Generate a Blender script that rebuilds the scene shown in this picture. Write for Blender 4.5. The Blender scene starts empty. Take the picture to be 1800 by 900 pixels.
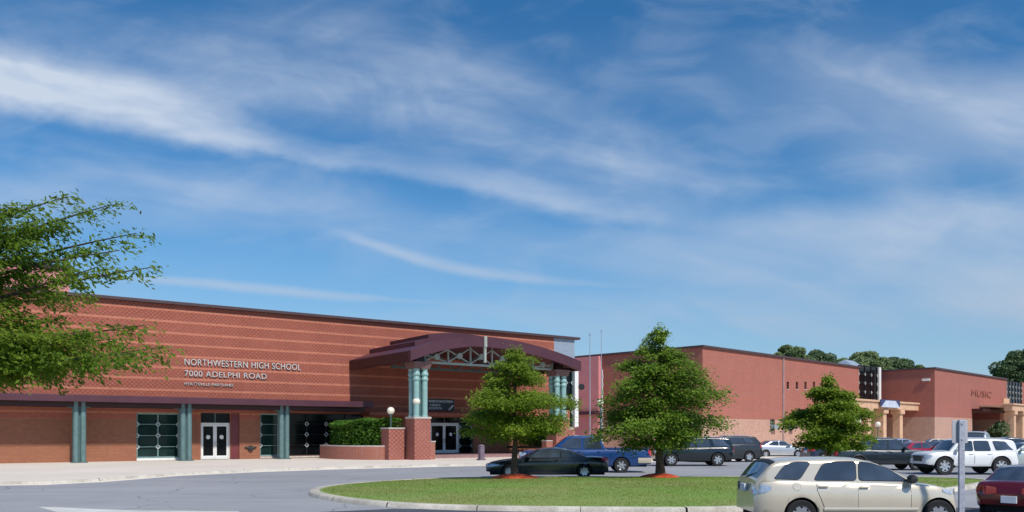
import bpy, bmesh, math, random
import numpy as np
from mathutils import Vector, Matrix

R = math.radians
scene = bpy.context.scene
col = scene.collection
random.seed(7)
rng = np.random.default_rng(11)

# ------------------------------------------------------------------ camera
CAMH, F, HZ = 2.0, 1455.0, 762.0          # eye height, focal length and horizon row measured on the photograph
cd = bpy.data.cameras.new('camera')
cd.sensor_width = 36.0
cd.lens = F / 1800 * 36
cd.shift_y = (HZ - 450) / 1800
cd.clip_start, cd.clip_end = 0.1, 5000
cam = bpy.data.objects.new('camera', cd)
col.objects.link(cam)
cam.location = (0, 0, CAMH)
cam.rotation_euler = (R(90), 0, 0)
scene.camera = cam

# ------------------------------------------------------------------ node expressions
class E:
    """a socket of a node tree with arithmetic"""
    def __init__(s, nt, sock): s.nt, s.s = nt, sock
    def _m(s, op, *o, clamp=False):
        n = s.nt.nodes.new('ShaderNodeMath'); n.operation = op; n.use_clamp = clamp
        s.nt.links.new(s.s, n.inputs[0])
        for i, v in enumerate(o):
            if isinstance(v, E): s.nt.links.new(v.s, n.inputs[i + 1])
            else: n.inputs[i + 1].default_value = v
        return E(s.nt, n.outputs[0])
    def __add__(s, o): return s._m('ADD', o)
    def __radd__(s, o): return s._m('ADD', o)
    def __mul__(s, o): return s._m('MULTIPLY', o)
    def __rmul__(s, o): return s._m('MULTIPLY', o)
    def __sub__(s, o): return s._m('SUBTRACT', o)
    def __rsub__(s, o): return (s * -1) + o
    def __truediv__(s, o): return s._m('DIVIDE', o)
    def abs(s): return s._m('ABSOLUTE')
    def fract(s): return s._m('FRACT')
    def floor(s): return s._m('FLOOR')
    def pow(s, o): return s._m('POWER', o)
    def max(s, o): return s._m('MAXIMUM', o)
    def min(s, o): return s._m('MINIMUM', o)
    def gt(s, o): return s._m('GREATER_THAN', o)
    def lt(s, o): return s._m('LESS_THAN', o)
    def clamp(s): return s._m('ADD', 0.0, clamp=True)
    def ramp(s, a, b, c=0.0, d=1.0, smooth=True):
        n = s.nt.nodes.new('ShaderNodeMapRange')
        if smooth: n.interpolation_type = 'SMOOTHSTEP'
        s.nt.links.new(s.s, n.inputs[0])
        for i, v in enumerate((a, b, c, d)): n.inputs[i + 1].default_value = v
        return E(s.nt, n.outputs[0])
    def curve(s, pts):
        n = s.nt.nodes.new('ShaderNodeFloatCurve')
        c = n.mapping.curves[0]
        c.points[0].location = pts[0]; c.points[1].location = pts[-1]
        for p in pts[1:-1]: c.points.new(*p)
        n.mapping.update()
        s.nt.links.new(s.s, n.inputs['Value'])
        return E(s.nt, n.outputs[0])

def comb(nt, x, y, z):
    n = nt.nodes.new('ShaderNodeCombineXYZ')
    for i, v in enumerate((x, y, z)):
        if isinstance(v, E): nt.links.new(v.s, n.inputs[i])
        else: n.inputs[i].default_value = v
    return n.outputs[0]
def sep(nt, sock):
    n = nt.nodes.new('ShaderNodeSeparateXYZ'); nt.links.new(sock, n.inputs[0])
    return [E(nt, o) for o in n.outputs]
def noise(nt, vec, scale, detail=4.0, rough=0.55, dist=0.0):
    n = nt.nodes.new('ShaderNodeTexNoise')
    n.inputs['Scale'].default_value = scale; n.inputs['Detail'].default_value = detail
    n.inputs['Roughness'].default_value = rough; n.inputs['Distortion'].default_value = dist
    nt.links.new(vec, n.inputs['Vector'])
    return E(nt, n.outputs['Fac'])
def mixc(nt, fac, a, b):
    n = nt.nodes.new('ShaderNodeMix'); n.data_type = 'RGBA'
    def put(i, v):
        if isinstance(v, E): nt.links.new(v.s, n.inputs[i])
        elif hasattr(v, 'is_output'): nt.links.new(v, n.inputs[i])
        else: n.inputs[i].default_value = v if isinstance(v, float) else (*v, 1)
    put(0, fac); put(6, a); put(7, b)
    return n.outputs[2]

# ------------------------------------------------------------------ sky, sun, exposure
SUN_H = Vector((0.56, -0.83, 0)).normalized()
SUN_EL = R(50)
sun_dir = Vector((SUN_H.x * math.cos(SUN_EL), SUN_H.y * math.cos(SUN_EL), math.sin(SUN_EL)))
w = bpy.data.worlds.new('World'); scene.world = w
w.use_nodes = True
nt = w.node_tree
for n in list(nt.nodes): nt.nodes.remove(n)
out = nt.nodes.new('ShaderNodeOutputWorld'); bg = nt.nodes.new('ShaderNodeBackground')
nt.links.new(bg.outputs[0], out.inputs[0])
sky = nt.nodes.new('ShaderNodeTexSky'); sky.sky_type = 'NISHITA'; sky.sun_disc = False
sky.sun_elevation = SUN_EL
sky.sun_rotation = math.atan2(SUN_H.x, SUN_H.y)
sky.altitude = 300; sky.air_density = 1.0; sky.dust_density = 0.25; sky.ozone_density = 3.0
SKY_STRENGTH = 0.10
bg.inputs[1].default_value = SKY_STRENGTH
tc = nt.nodes.new('ShaderNodeTexCoord')
gen = tc.outputs['Generated']
dx, dy, dz = sep(nt, gen)
dyc = dy.max(0.12)
front = dy.ramp(0.12, 0.3)
sx, sy = dx / dyc, dz / dyc
tx = (sx + 0.66) / 1.32                    # 0..1 across the seen part of the sky
ty = sy * (1455 / 762)                     # 0 horizon .. 1
# streak coordinates: long along the drift of the cirrus, short across it
qa, qb = sx + sy * -0.22, sy + sx * 0.20
stretch = comb(nt, qa * 2.2, qb * 11.0, 0.0)
fine = comb(nt, qa * 3.6, qb * 22.0, 3.0)
n_big = noise(nt, comb(nt, sx * 2.4, sy * 4.2, 1.7), 1.6, 5, 0.6, 0.6)
n_str = noise(nt, stretch, 1.0, 4, 0.52, 0.5)
n_fin = noise(nt, fine, 1.0, 3, 0.5, 0.6)
warp = (noise(nt, comb(nt, sx * 5, sy * 8, 9.0), 1.4, 5, 0.6) - 0.5)
def band(pts, soft_up=1.0, soft_dn=1.0, wob=1.0):
    """pts: (column, row, half width in rows, opacity) along a cloud streak"""
    P = [((x / 1455 - 900 / 1455 + 0.66) / 1.32, 1 - y / 762, hw / 100, a) for x, y, hw, a in pts]
    cy = tx.curve([(p[0], p[1]) for p in P]); wd = tx.curve([(p[0], p[2]) for p in P]); al = tx.curve([(p[0], p[3]) for p in P])
    d = (ty - cy) * 7.62 + warp * 0.5 * wob       # in hundreds of rows
    up, dn = (d / (wd * soft_up)).max(0.0), (d * -1 / (wd * soft_dn)).max(0.0)
    f = (1 - (up + dn)).clamp()
    f = f * f * (3 - f * 2)
    return f * al * front
b1 = band([(-60, 145, 62, 1.0), (150, 182, 66, 1.0), (400, 240, 46, .9), (530, 272, 26, .4), (700, 298, 34, .36), (850, 325, 36, .46), (1000, 362, 34, .42), (1200, 390, 30, .22), (1400, 400, 12, 0), (1860, 400, 12, 0)], 1.6, .8, 1.4)
b2 = band([(-60, 480, 8, 0), (230, 490, 12, .2), (300, 494, 13, .62), (450, 508, 15, .68), (600, 522, 13, .55), (740, 531, 5, .15), (900, 540, 4, 0), (1860, 545, 6, 0)], 1, 1, .25)
b3 = band([(-60, 330, 10, 0), (560, 400, 10, 0), (640, 425, 14, .4), (760, 463, 16, .5), (900, 486, 14, .4), (1050, 502, 8, .15), (1200, 505, 6, 0), (1860, 505, 6, 0)], 1.3, 1, .4)
b4 = band([(-60, 420, 40, 0), (900, 420, 30, 0), (1150, 420, 40, .12), (1350, 412, 70, .5), (1500, 405, 80, .62), (1700, 385, 80, .58), (1860, 380, 80, .6)], 1, 1, 1.2)
b5 = band([(-60, 545, 10, 0), (700, 560, 30, .1), (850, 545, 40, .35), (1100, 560, 60, .55), (1400, 565, 60, .6), (1600, 560, 60, .6), (1860, 550, 60, .6)], 1, 1, .8)
b6 = band([(-60, 90, 120, .34), (300, 110, 130, .42), (600, 130, 140, .36), (900, 190, 130, .42), (1150, 300, 100, .4), (1300, 330, 70, .2), (1480, 300, 50, 0), (1860, 300, 50, 0)], 1, 1, 1.5)
b7 = band([(-60, 100, 60, 0), (1250, 130, 90, .1), (1450, 170, 130, .22), (1560, 200, 150, .34), (1700, 200, 190, .5), (1860, 210, 200, .55)], 1.3, 1.4, 1.6)
b8 = band([(-60, 350, 70, .4), (300, 350, 90, .4), (600, 380, 80, .3), (900, 430, 60, .22), (1200, 470, 90, .4), (1500, 480, 120, .55), (1860, 480, 130, .6)], 1, 1, 1.2)
wisp = n_str.ramp(0.28, 0.72)
wfin = n_fin.ramp(0.25, 0.75)
dens = b1 * (wfin * 0.45 + wisp * .3 + 0.35) + b2 * (wfin * 0.35 + 0.7) + b3 * (wfin * 0.5 + 0.55) \
     + b4 * (n_big.ramp(0.3, 0.7) * 0.4 + wfin * 0.25 + 0.45) + b5 * (wfin * 0.7 + wisp * 0.4) \
     + b6 * (wisp * 0.55 + wfin * 0.3 + n_big.ramp(.35, .65) * 0.45) + b7 * (wisp * 0.5 + 0.6) + b8 * (wisp * 0.55 + wfin * .2 + .3)
dens = dens + n_str.ramp(0.45, 0.85) * n_big.ramp(0.36, 0.66) * 0.24 + noise(nt, comb(nt, sx * 6.5, sy * 15.0, 5.0), 1.0, 4, 0.52, 0.7).ramp(0.42, 0.74) * front * 0.15
gen_cl = noise(nt, gen, 2.6, 6, 0.6, 0.6).ramp(0.5, 0.75) * (1 - front) * 0.45   # cirrus over the rest of the sky
dens = (dens + gen_cl).min(0.92).clamp()
hs = nt.nodes.new('ShaderNodeHueSaturation')
hs.inputs['Hue'].default_value = 0.498; hs.inputs['Saturation'].default_value = 1.32; hs.inputs['Value'].default_value = 1.16
nt.links.new(sky.outputs[0], hs.inputs['Color'])
CLOUD = (6.0, 6.8, 8.0)
cloudc = mixc(nt, dz.ramp(0.02, 0.34), (3.8, 4.7, 6.1), CLOUD)      # thin cloud is greyer seen through the low air
airc = mixc(nt, dz.ramp(0.0, 0.30, 0.62, 0.0), hs.outputs[0], (2.2, 3.9, 6.0))           # muted low sky
skyc = mixc(nt, dens, airc, cloudc)
nt.links.new(skyc, bg.inputs[0])

sd = bpy.data.lights.new('sun', 'SUN')
sd.energy = 3.9; sd.angle = R(3.0); sd.color = (1.0, 0.94, 0.85)
so = bpy.data.objects.new('sun', sd); col.objects.link(so)
so.rotation_euler = sun_dir.to_track_quat('Z', 'Y').to_euler()
so.location = (0, -40, 60)
vs = scene.view_settings
vs.view_transform = 'Standard'; vs.look = 'None'; vs.gamma = 1.0; vs.use_curve_mapping = False
vs.exposure = 0.05
scene.render.engine = 'CYCLES'

# ------------------------------------------------------------------ materials
MATS = {}
def new_mat(name):
    m = bpy.data.materials.new(name); m.use_nodes = True
    nt = m.node_tree
    return m, nt, nt.nodes['Principled BSDF']
def objco(nt):
    return nt.nodes.new('ShaderNodeTexCoord').outputs['Object']
def worldco(nt):
    return nt.nodes.new('ShaderNodeNewGeometry').outputs['Position']
def bump(nt, b, h, strength=0.3, dist=0.02):
    n = nt.nodes.new('ShaderNodeBump'); n.inputs['Strength'].default_value = strength; n.inputs['Distance'].default_value = dist
    nt.links.new(h.s, n.inputs['Height']); nt.links.new(n.outputs[0], b.inputs['Normal'])
def plain(name, c, rough=0.6, metal=0.0, var=0.12, scale=3.0, coat=0.0, spec=0.5, bmp=0.0):
    if name in MATS: return MATS[name]
    m, nt, b = new_mat(name)
    b.inputs['Roughness'].default_value = rough; b.inputs['Metallic'].default_value = metal
    b.inputs['Coat Weight'].default_value = coat; b.inputs['Coat Roughness'].default_value = 0.05
    b.inputs['Specular IOR Level'].default_value = spec
    n = noise(nt, objco(nt), scale, 5, 0.6)
    lo = tuple(v * (1 - var) for v in c); hi = tuple(min(1, v * (1 + var)) for v in c)
    nt.links.new(mixc(nt, n.ramp(0.3, 0.7), lo, hi), b.inputs['Base Color'])
    if bmp: bump(nt, b, noise(nt, objco(nt), scale * 12, 3), bmp, 0.01)
    MATS[name] = m
    return m

def brick(name, lit, dark, band_c=None, band_z0=0.0, band_dz=0.8, band_h=0.17, base_c=None, base_z=-1, lattice=0.3, lat_amt=0.7, zmin_lat=-1):
    """running brick with diaper lattice, lighter soldier bands, and an optional lighter block base"""
    m, nt, b = new_mat(name)
    x, y, z = sep(nt, objco(nt))
    u = x + y
    bt = nt.nodes.new('ShaderNodeTexBrick')
    bt.inputs['Scale'].default_value = 1.0
    bt.inputs['Brick Width'].default_value = 0.24; bt.inputs['Row Height'].default_value = 0.08; bt.inputs['Mortar Size'].default_value = 0.008
    bt.inputs['Color1'].default_value = (*lit, 1); bt.inputs['Color2'].default_value = (*[v * 0.8 for v in lit], 1)
    bt.inputs['Mortar'].default_value = (*[0.35 * v + 0.22 for v in lit], 1)
    nt.links.new(comb(nt, u, z, 0.0), bt.inputs['Vector'])
    c = bt.outputs['Color']
    if lat_amt > 0:
        a = (u / lattice + z / (lattice * .92)).fract() - 0.5
        d = (u / lattice - z / (lattice * .92)).fract() - 0.5
        k = a.abs().min(d.abs())
        f = k.lt(0.15) * lat_amt * z.gt(zmin_lat) * noise(nt, objco(nt), 0.5, 5, 0.7).ramp(0.25, 0.7, 0.45, 1.0)
        c = mixc(nt, f, c, dark)
    if band_c:
        f = ((z - band_z0) / band_dz).fract().lt(band_h / band_dz) * z.gt(base_z)
        c = mixc(nt, f * 0.85, c, band_c)
    if base_c:
        bb = nt.nodes.new('ShaderNodeTexBrick')
        bb.inputs['Scale'].default_value = 1.0; bb.inputs['Brick Width'].default_value = 0.4; bb.inputs['Row Height'].default_value = 0.2; bb.inputs['Mortar Size'].default_value = 0.01
        bb.inputs['Color1'].default_value = (*base_c, 1); bb.inputs['Color2'].default_value = (*[v * .88 for v in base_c], 1); bb.inputs['Mortar'].default_value = (*[v * .75 for v in base_c], 1)
        nt.links.new(comb(nt, u, z, 0.0), bb.inputs['Vector'])
        c = mixc(nt, z.lt(base_z), c, bb.outputs['Color'])
    wear = noise(nt, objco(nt), 0.35, 6, 0.65).ramp(0.3, 0.75)
    mul = nt.nodes.new('ShaderNodeMix'); mul.data_type = 'RGBA'; mul.blend_type = 'MULTIPLY'
    nt.links.new((wear * 0.35).s, mul.inputs[0]); nt.links.new(c, mul.inputs[6]); mul.inputs[7].default_value = (0.72, 0.68, 0.68, 1)
    # rain streaks and patchy brick batches
    streak = noise(nt, comb(nt, u * 2.6, z * 0.10, 0.0), 1.0, 5, 0.7).ramp(0.52, 0.78)
    batch = noise(nt, comb(nt, (u / 0.24).floor() * 0.9, (z / 0.08).floor() * 0.7, 2.0), 1.0, 1).ramp(0.3, 0.7)
    c2 = mixc(nt, streak * 0.34, mul.outputs[2], tuple(v * 0.42 for v in lit))
    c2 = mixc(nt, batch * 0.3, c2, tuple(v * 0.62 for v in lit))
    nt.links.new(c2, b.inputs['Base Color'])
    b.inputs['Roughness'].default_value = 0.85
    bump(nt, b, E(nt, bt.outputs['Fac']) * -1 + noise(nt, objco(nt), 30, 2) * 0.3, 0.25, 0.01)
    MATS[name] = m
    return m

BR_LIT, BR_DK = (0.435, 0.096, 0.044), (0.18, 0.036, 0.02)
M_brick_main = brick('brick diaper', BR_LIT, BR_DK, (0.58, 0.22, 0.14), 4.95, 0.80, 0.15, (0.35, 0.150, 0.085), 2.95, 0.30, 0.74, 4.3)
M_brick_wing = brick('brick wing', (0.46, 0.125, 0.078), BR_DK, (0.45, 0.15, 0.10), 1.0, 1.6, 0.12, (0.60, 0.38, 0.29), 3.6, 0.3, 0.0)
M_brick_hall = brick('brick hall', (0.42, 0.11, 0.07), BR_DK, (0.42, 0.14, 0.10), 1.0, 1.6, 0.12, (0.56, 0.36, 0.28), 4.3, 0.3, 0.0)
M_brick_plant = brick('brick planter', (0.43, 0.14, 0.085), BR_DK, None, lat_amt=0.0)
M_brick_ped = brick('brick pedestal', (0.46, 0.15, 0.10), (0.24, 0.05, 0.04), None, lattice=0.34, lat_amt=0.85)
M_pink = plain('pink render', (0.62, 0.235, 0.24), 0.8, var=0.07, scale=1.0)
M_purple = plain('purple metal', (0.078, 0.024, 0.038), 0.5, var=0.12, scale=0.8)
M_maroon = plain('maroon metal', (0.035, 0.007, 0.008), 0.5)
M_coping = plain('dark coping', (0.07, 0.04, 0.045), 0.5)
M_teal = plain('teal steel', (0.25, 0.42, 0.40), 0.4, var=0.08)
M_tealdk = plain('dark teal steel', (0.07, 0.13, 0.13), 0.45, var=0.15)
M_truss = plain('grey green steel', (0.33, 0.37, 0.32), 0.45)
M_white = plain('white paint', (0.78, 0.78, 0.76), 0.5, var=0.04)
M_pale = plain('pale panel', (0.26, 0.32, 0.40), 0.5, var=0.08)
M_peach = plain('peach block', (0.62, 0.39, 0.25), 0.8, var=0.10, scale=1.2, bmp=0.1)
M_conc = plain('pale concrete', (0.50, 0.44, 0.37), 0.9, var=0.12, scale=0.5, bmp=0.2)
M_cap = plain('cap stone', (0.50, 0.45, 0.42), 0.8)
M_black = plain('black paint', (0.012, 0.012, 0.014), 0.5)
M_roof = plain('flat roof gravel', (0.22, 0.21, 0.20), 0.95, scale=2.0)
M_globe = plain('globe glass', (0.82, 0.76, 0.64), 0.25, var=0.03)
M_bark = plain('bark', (0.085, 0.055, 0.045), 0.95, var=0.4, scale=9, bmp=0.8)
M_chrome = plain('chrome', (0.72, 0.73, 0.75), 0.14, 1.0, var=0.03)
M_alloy = plain('alloy rim', (0.62, 0.63, 0.65), 0.3, 0.85, var=0.06)
M_tyre = plain('tyre rubber', (0.016, 0.016, 0.017), 0.85)
M_under = plain('underbody', (0.010, 0.010, 0.011), 0.9)
M_lens = plain('clear lens', (0.66, 0.68, 0.70), 0.14, 0.5, var=.2, scale=9, coat=1.0)
M_red = plain('red lens', (0.50, 0.015, 0.025), 0.15, coat=1.0)
M_plate = plain('number plate', (0.72, 0.73, 0.78), 0.5)
M_galv = plain('galvanised steel', (0.40, 0.41, 0.47), 0.5, 0.2, var=0.2, scale=14)
M_signback = plain('bare sign back', (0.46, 0.46, 0.48), 0.5, 0.2, var=0.06, scale=5)
M_blue = plain('deep blue board', (0.02, 0.035, 0.09), 0.4)
M_navy = plain('near black board', (0.012, 0.016, 0.026), 0.35)
M_letters = plain('white letters', (0.54, 0.55, 0.54), 0.4, var=0.03)
M_paver = plain('brick pavers', (0.32, 0.19, 0.19), 0.85, var=0.25, scale=4)
M_trim = plain('black plastic', (0.02, 0.02, 0.021), 0.55)

def glass(name, c, rough=0.04, var=0.35, spec=0.7):
    m, nt, b = new_mat(name)
    n = noise(nt, objco(nt), 0.9, 3)
    nt.links.new(mixc(nt, n.ramp(.35, .65), tuple(v * (1 - var) for v in c), c), b.inputs['Base Color'])
    b.inputs['Roughness'].default_value = rough; b.inputs['Specular IOR Level'].default_value = spec
    b.inputs['Coat Weight'].default_value = 0.4 if spec > .5 else 0.0; b.inputs['Coat Roughness'].default_value = 0.02
    bump(nt, b, noise(nt, objco(nt), 1.2, 2), 0.04, 0.05)
    MATS[name] = m
    return m
M_glass = glass('window glass', (0.012, 0.035, 0.032), 0.1, spec=0.35)
M_glassdk = glass('dark glass', (0.006, 0.008, 0.010), 0.12, spec=0.22)
M_carglass = glass('car glass', (0.07, 0.092, 0.13), 0.03, 0.55)

def ground_mat(name, c1, c2, s1, speck, rough, crack=0.0, stain=None):
    m, nt, b = new_mat(name)
    p = worldco(nt)
    big = noise(nt, p, s1, 6, 0.65).ramp(0.3, 0.7)
    c = mixc(nt, big, c1, c2)
    sp = noise(nt, p, speck, 3, 0.7).ramp(0.35, 0.7)
    c = mixc(nt, sp * 0.35, c, tuple(v * 0.55 for v in c1))
    if stain:
        x, y, z = sep(nt, p)
        st = noise(nt, comb(nt, x * 0.12, y * 0.9, 0.0), 1.0, 4, 0.6).ramp(0.48, 0.7)
        c = mixc(nt, st * 0.5, c, stain)
    if crack:
        v = nt.nodes.new('ShaderNodeTexVoronoi'); v.feature = 'DISTANCE_TO_EDGE'; v.inputs['Scale'].default_value = 0.22
        wv = nt.nodes.new('ShaderNodeVectorMath'); wv.operation = 'ADD'
        wn = nt.nodes.new('ShaderNodeTexNoise'); wn.inputs['Scale'].default_value = 0.7; nt.links.new(p, wn.inputs['Vector'])
        nt.links.new(p, wv.inputs[0]); nt.links.new(wn.outputs['Color'], wv.inputs[1])
        nt.links.new(wv.outputs[0], v.inputs['Vector'])
        c = mixc(nt, E(nt, v.outputs['Distance']).lt(0.004) * crack, c, tuple(v * 0.4 for v in c1))
    nt.links.new(c, b.inputs['Base Color']); b.inputs['Roughness'].default_value = rough
    bump(nt, b, noise(nt, p, speck, 3), 0.3, 0.01)
    MATS[name] = m
    return m
M_asphalt = ground_mat('asphalt', (0.27, 0.275, 0.295), (0.35, 0.355, 0.375), 0.12, 40, 0.85, 0.6, (0.37, 0.375, 0.39))
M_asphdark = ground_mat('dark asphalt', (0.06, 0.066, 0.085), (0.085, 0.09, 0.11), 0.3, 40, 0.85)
M_walk = ground_mat('sidewalk concrete', (0.66, 0.59, 0.51), (0.76, 0.68, 0.59), 0.2, 25, 0.9)
M_kerb = ground_mat('kerb concrete', (0.40, 0.37, 0.31), (0.70, 0.66, 0.58), 0.9, 14, 0.9, 0, (0.36, 0.33, 0.27))
M_soil = ground_mat('lawn soil', (0.17, 0.29, 0.05), (0.25, 0.27, 0.08), 0.3, 9, 0.95)
M_paint = ground_mat('road paint', (0.52, 0.52, 0.50), (0.70, 0.70, 0.67), 0.8, 30, 0.8)
M_mulch = ground_mat('red mulch', (0.46, 0.055, 0.014), (0.60, 0.10, 0.028), 1.5, 14, 0.95)

def leaf_mat(name, c1, c2, c3, trans=0.35, sc=0.9, lo=.45, hi=.7):
    m, nt, b = new_mat(name)
    g = nt.nodes.new('ShaderNodeNewGeometry')
    rnd = E(nt, g.outputs['Random Per Island'])
    c = mixc(nt, rnd.ramp(0, .7, smooth=False), c1, c2)
    big = noise(nt, objco(nt), sc, 3)
    c = mixc(nt, big.ramp(lo, hi) * rnd.ramp(0, 1, .4 if lo < .45 else .0, 1, smooth=False), c, c3)
    nt.links.new(c, b.inputs['Base Color']); b.inputs['Roughness'].default_value = 0.55
    b.inputs['Specular IOR Level'].default_value = 0.3
    tr = nt.nodes.new('ShaderNodeBsdfTranslucent'); nt.links.new(c, tr.inputs[0])
    mx = nt.nodes.new('ShaderNodeMixShader'); mx.inputs[0].default_value = trans
    nt.links.new(b.outputs[0], mx.inputs[1]); nt.links.new(tr.outputs[0], mx.inputs[2])
    nt.links.new(mx.outputs[0], nt.nodes['Material Output'].inputs[0])
    MATS[name] = m
    return m
M_leaf = leaf_mat('tree leaves', (0.10, 0.175, 0.014), (0.20, 0.30, 0.022), (0.32, 0.40, 0.04), 0.5)
M_leafdk = leaf_mat('dark tree leaves', (0.085, 0.165, 0.016), (0.17, 0.28, 0.026), (0.28, 0.375, 0.045), 0.45)
M_leafnear = leaf_mat('near tree leaves', (0.085, 0.165, 0.014), (0.17, 0.275, 0.022), (0.34, 0.38, 0.045), 0.55)
M_hedge = leaf_mat('hedge leaves', (0.04, 0.13, 0.014), (0.09, 0.20, 0.022), (0.16, 0.26, 0.025), 0.3)
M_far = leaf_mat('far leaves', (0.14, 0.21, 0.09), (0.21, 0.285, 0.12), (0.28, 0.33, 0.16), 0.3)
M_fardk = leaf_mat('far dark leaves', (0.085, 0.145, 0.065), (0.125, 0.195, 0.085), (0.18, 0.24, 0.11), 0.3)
M_grass = leaf_mat('grass blades', (0.25, 0.38, 0.06), (0.28, 0.41, 0.07), (0.33, 0.26, 0.10), 0.62, 0.20, .42, .66)

def paint(name, c, metal=0.0, rough=0.35):
    return plain(name, c, rough, metal, var=0.04, scale=1.5, coat=0.8)

# ------------------------------------------------------------------ mesh helpers
class MB:
    def __init__(s): s.v, s.f = [], []
    def add(s, vs, fs):
        o = len(s.v); s.v += [tuple(p) for p in vs]; s.f += [tuple(i + o for i in f) for f in fs]
        return s
    def box(s, x0, x1, y0, y1, z0, z1):
        return s.add([(x0, y0, z0), (x1, y0, z0), (x1, y1, z0), (x0, y1, z0), (x0, y0, z1), (x1, y0, z1), (x1, y1, z1), (x0, y1, z1)],
                     [(3, 2, 1, 0), (4, 5, 6, 7), (0, 1, 5, 4), (1, 2, 6, 5), (2, 3, 7, 6), (3, 0, 4, 7)])
    def prism(s, poly, z0, z1):
        n = len(poly)
        return s.add([(x, y, z0) for x, y in poly] + [(x, y, z1) for x, y in poly],
                     [tuple(range(n))[::-1], tuple(range(n, 2 * n))] + [(i, (i + 1) % n, n + (i + 1) % n, n + i) for i in range(n)])
    def tube(s, pts, rad, n=10, cap=True):
        pts = [Vector(p) for p in pts]
        if not hasattr(rad, '__len__'): rad = [rad] * len(pts)
        vs, fs = [], []
        ref = None
        for i, p in enumerate(pts):
            t = (pts[min(i + 1, len(pts) - 1)] - pts[max(i - 1, 0)]).normalized()
            if ref is None:
                ref = Vector((1, 0, 0)) if abs(t.x) < .9 else Vector((0, 1, 0))
            a = (ref - t * ref.dot(t)).normalized(); b = t.cross(a); ref = a
            for k in range(n):
                th = 2 * math.pi * k / n
                vs.append(p + (a * math.cos(th) + b * math.sin(th)) * rad[i])
        for i in range(len(pts) - 1):
            for k in range(n):
                k2 = (k + 1) % n
                fs.append((i * n + k, i * n + k2, (i + 1) * n + k2, (i + 1) * n + k))
        if cap:
            fs.append(tuple(range(n))[::-1]); fs.append(tuple(range((len(pts) - 1) * n, len(pts) * n)))
        return s.add(vs, fs)
    def lathe(s, prof, n=24, c=(0, 0, 0), axis='z'):
        vs, fs = [], []
        for r, h in prof:
            for k in range(n):
                th = 2 * math.pi * k / n
                a, b = r * math.cos(th), r * math.sin(th)
                p = (a, b, h) if axis == 'z' else (a, h, b)
                vs.append((p[0] + c[0], p[1] + c[1], p[2] + c[2]))
        for i in range(len(prof) - 1):
            for k in range(n):
                k2 = (k + 1) % n
                q = (i * n + k, i * n + k2, (i + 1) * n + k2, (i + 1) * n + k)
                fs.append(q if axis == 'z' else q[::-1])
        return s.add(vs, fs)
    def bar(s, a, b, w, h=None):
        """square bar from a to b"""
        a, b = Vector(a), Vector(b); h = h or w
        t = (b - a).normalized(); up = Vector((0, 0, 1)) if abs(t.z) < .95 else Vector((1, 0, 0))
        x = t.cross(up).normalized() * w / 2; y = x.cross(t).normalized() * h / 2
        return s.add([a - x - y, a + x - y, a + x + y, a - x + y, b - x - y, b + x - y, b + x + y, b - x + y],
                     [(3, 2, 1, 0), (4, 5, 6, 7), (0, 1, 5, 4), (1, 2, 6, 5), (2, 3, 7, 6), (3, 0, 4, 7)])
    def grid(s, rows):
        n = len(rows[0])
        return s.add([p for r in rows for p in r], [(i * n + k, i * n + k + 1, (i + 1) * n + k + 1, (i + 1) * n + k) for i in range(len(rows) - 1) for k in range(n - 1)])
    def build(s, name, mat, parent=None, smooth=None, bevel=0.0):
        me = bpy.data.meshes.new(name)
        me.from_pydata(s.v, [], s.f); me.update()
        bm = bmesh.new(); bm.from_mesh(me)
        bmesh.ops.recalc_face_normals(bm, faces=bm.faces)
        if bevel:
            bmesh.ops.bevel(bm, geom=[e for e in bm.edges if len(e.link_faces) == 2 and e.calc_face_angle(0) > 0.5], offset=bevel, segments=2, affect='EDGES', profile=0.6)
        bm.to_mesh(me); bm.free()
        if smooth is not None:
            for p in me.polygons: p.use_smooth = True
            me.set_sharp_from_angle(angle=R(smooth))
        me.materials.append(mat)
        o = bpy.data.objects.new(name, me); col.objects.link(o)
        if parent: o.parent = parent
        return o

def tag(o, label=None, cat=None, group=None, kind=None):
    if label: o['label'] = label
    if cat: o['category'] = cat
    if group: o['group'] = group
    if kind: o['kind'] = kind
    return o
def thing(name, label, cat, loc=(0, 0, 0), rz=0.0, group=None):
    o = bpy.data.objects.new(name, None); col.objects.link(o)
    o.location = loc; o.rotation_euler = (0, 0, rz); o.empty_display_size = 0.3
    return tag(o, label, cat, group)
def copy_tree(o, parent=None):
    c = o.copy(); col.objects.link(c)
    if parent: c.parent = parent
    for ch in list(o.children): copy_tree(ch, c)
    return c
def G(px, py, z=0.0):
    d = (CAMH - z) * F / (py - HZ)
    return ((px - 900) / F * d, d)
def ZY(d, py): return CAMH + (HZ - py) / F * d

class Frame:
    """a building's own axes: u along the facade, w back into it"""
    def __init__(s, ox, oy, ang):
        s.o = (ox, oy); s.a = ang
        s.e = (math.cos(ang), math.sin(ang)); s.n = (-math.sin(ang), math.cos(ang))
    def u(s, px, w=0.0):
        k = (px - 900) / F
        cx, cy = s.o[0] + w * s.n[0], s.o[1] + w * s.n[1]
        return (k * cy - cx) / (s.e[0] - k * s.e[1])
    def wd(s, px, u=0.0):
        k = (px - 900) / F
        cx, cy = s.o[0] + u * s.e[0], s.o[1] + u * s.e[1]
        return (k * cy - cx) / (s.n[0] - k * s.n[1])
    def d(s, u, w=0.0): return s.o[1] + u * s.e[1] + w * s.n[1]
    def z(s, u, w, py): return ZY(s.d(u, w), py)
    def loc(s, X, Y):
        rx, ry = X - s.o[0], Y - s.o[1]
        return rx * s.e[0] + ry * s.e[1], rx * s.n[0] + ry * s.n[1]
    def world(s, u, w): return (s.o[0] + u * s.e[0] + w * s.n[0], s.o[1] + u * s.e[1] + w * s.n[1])

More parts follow.
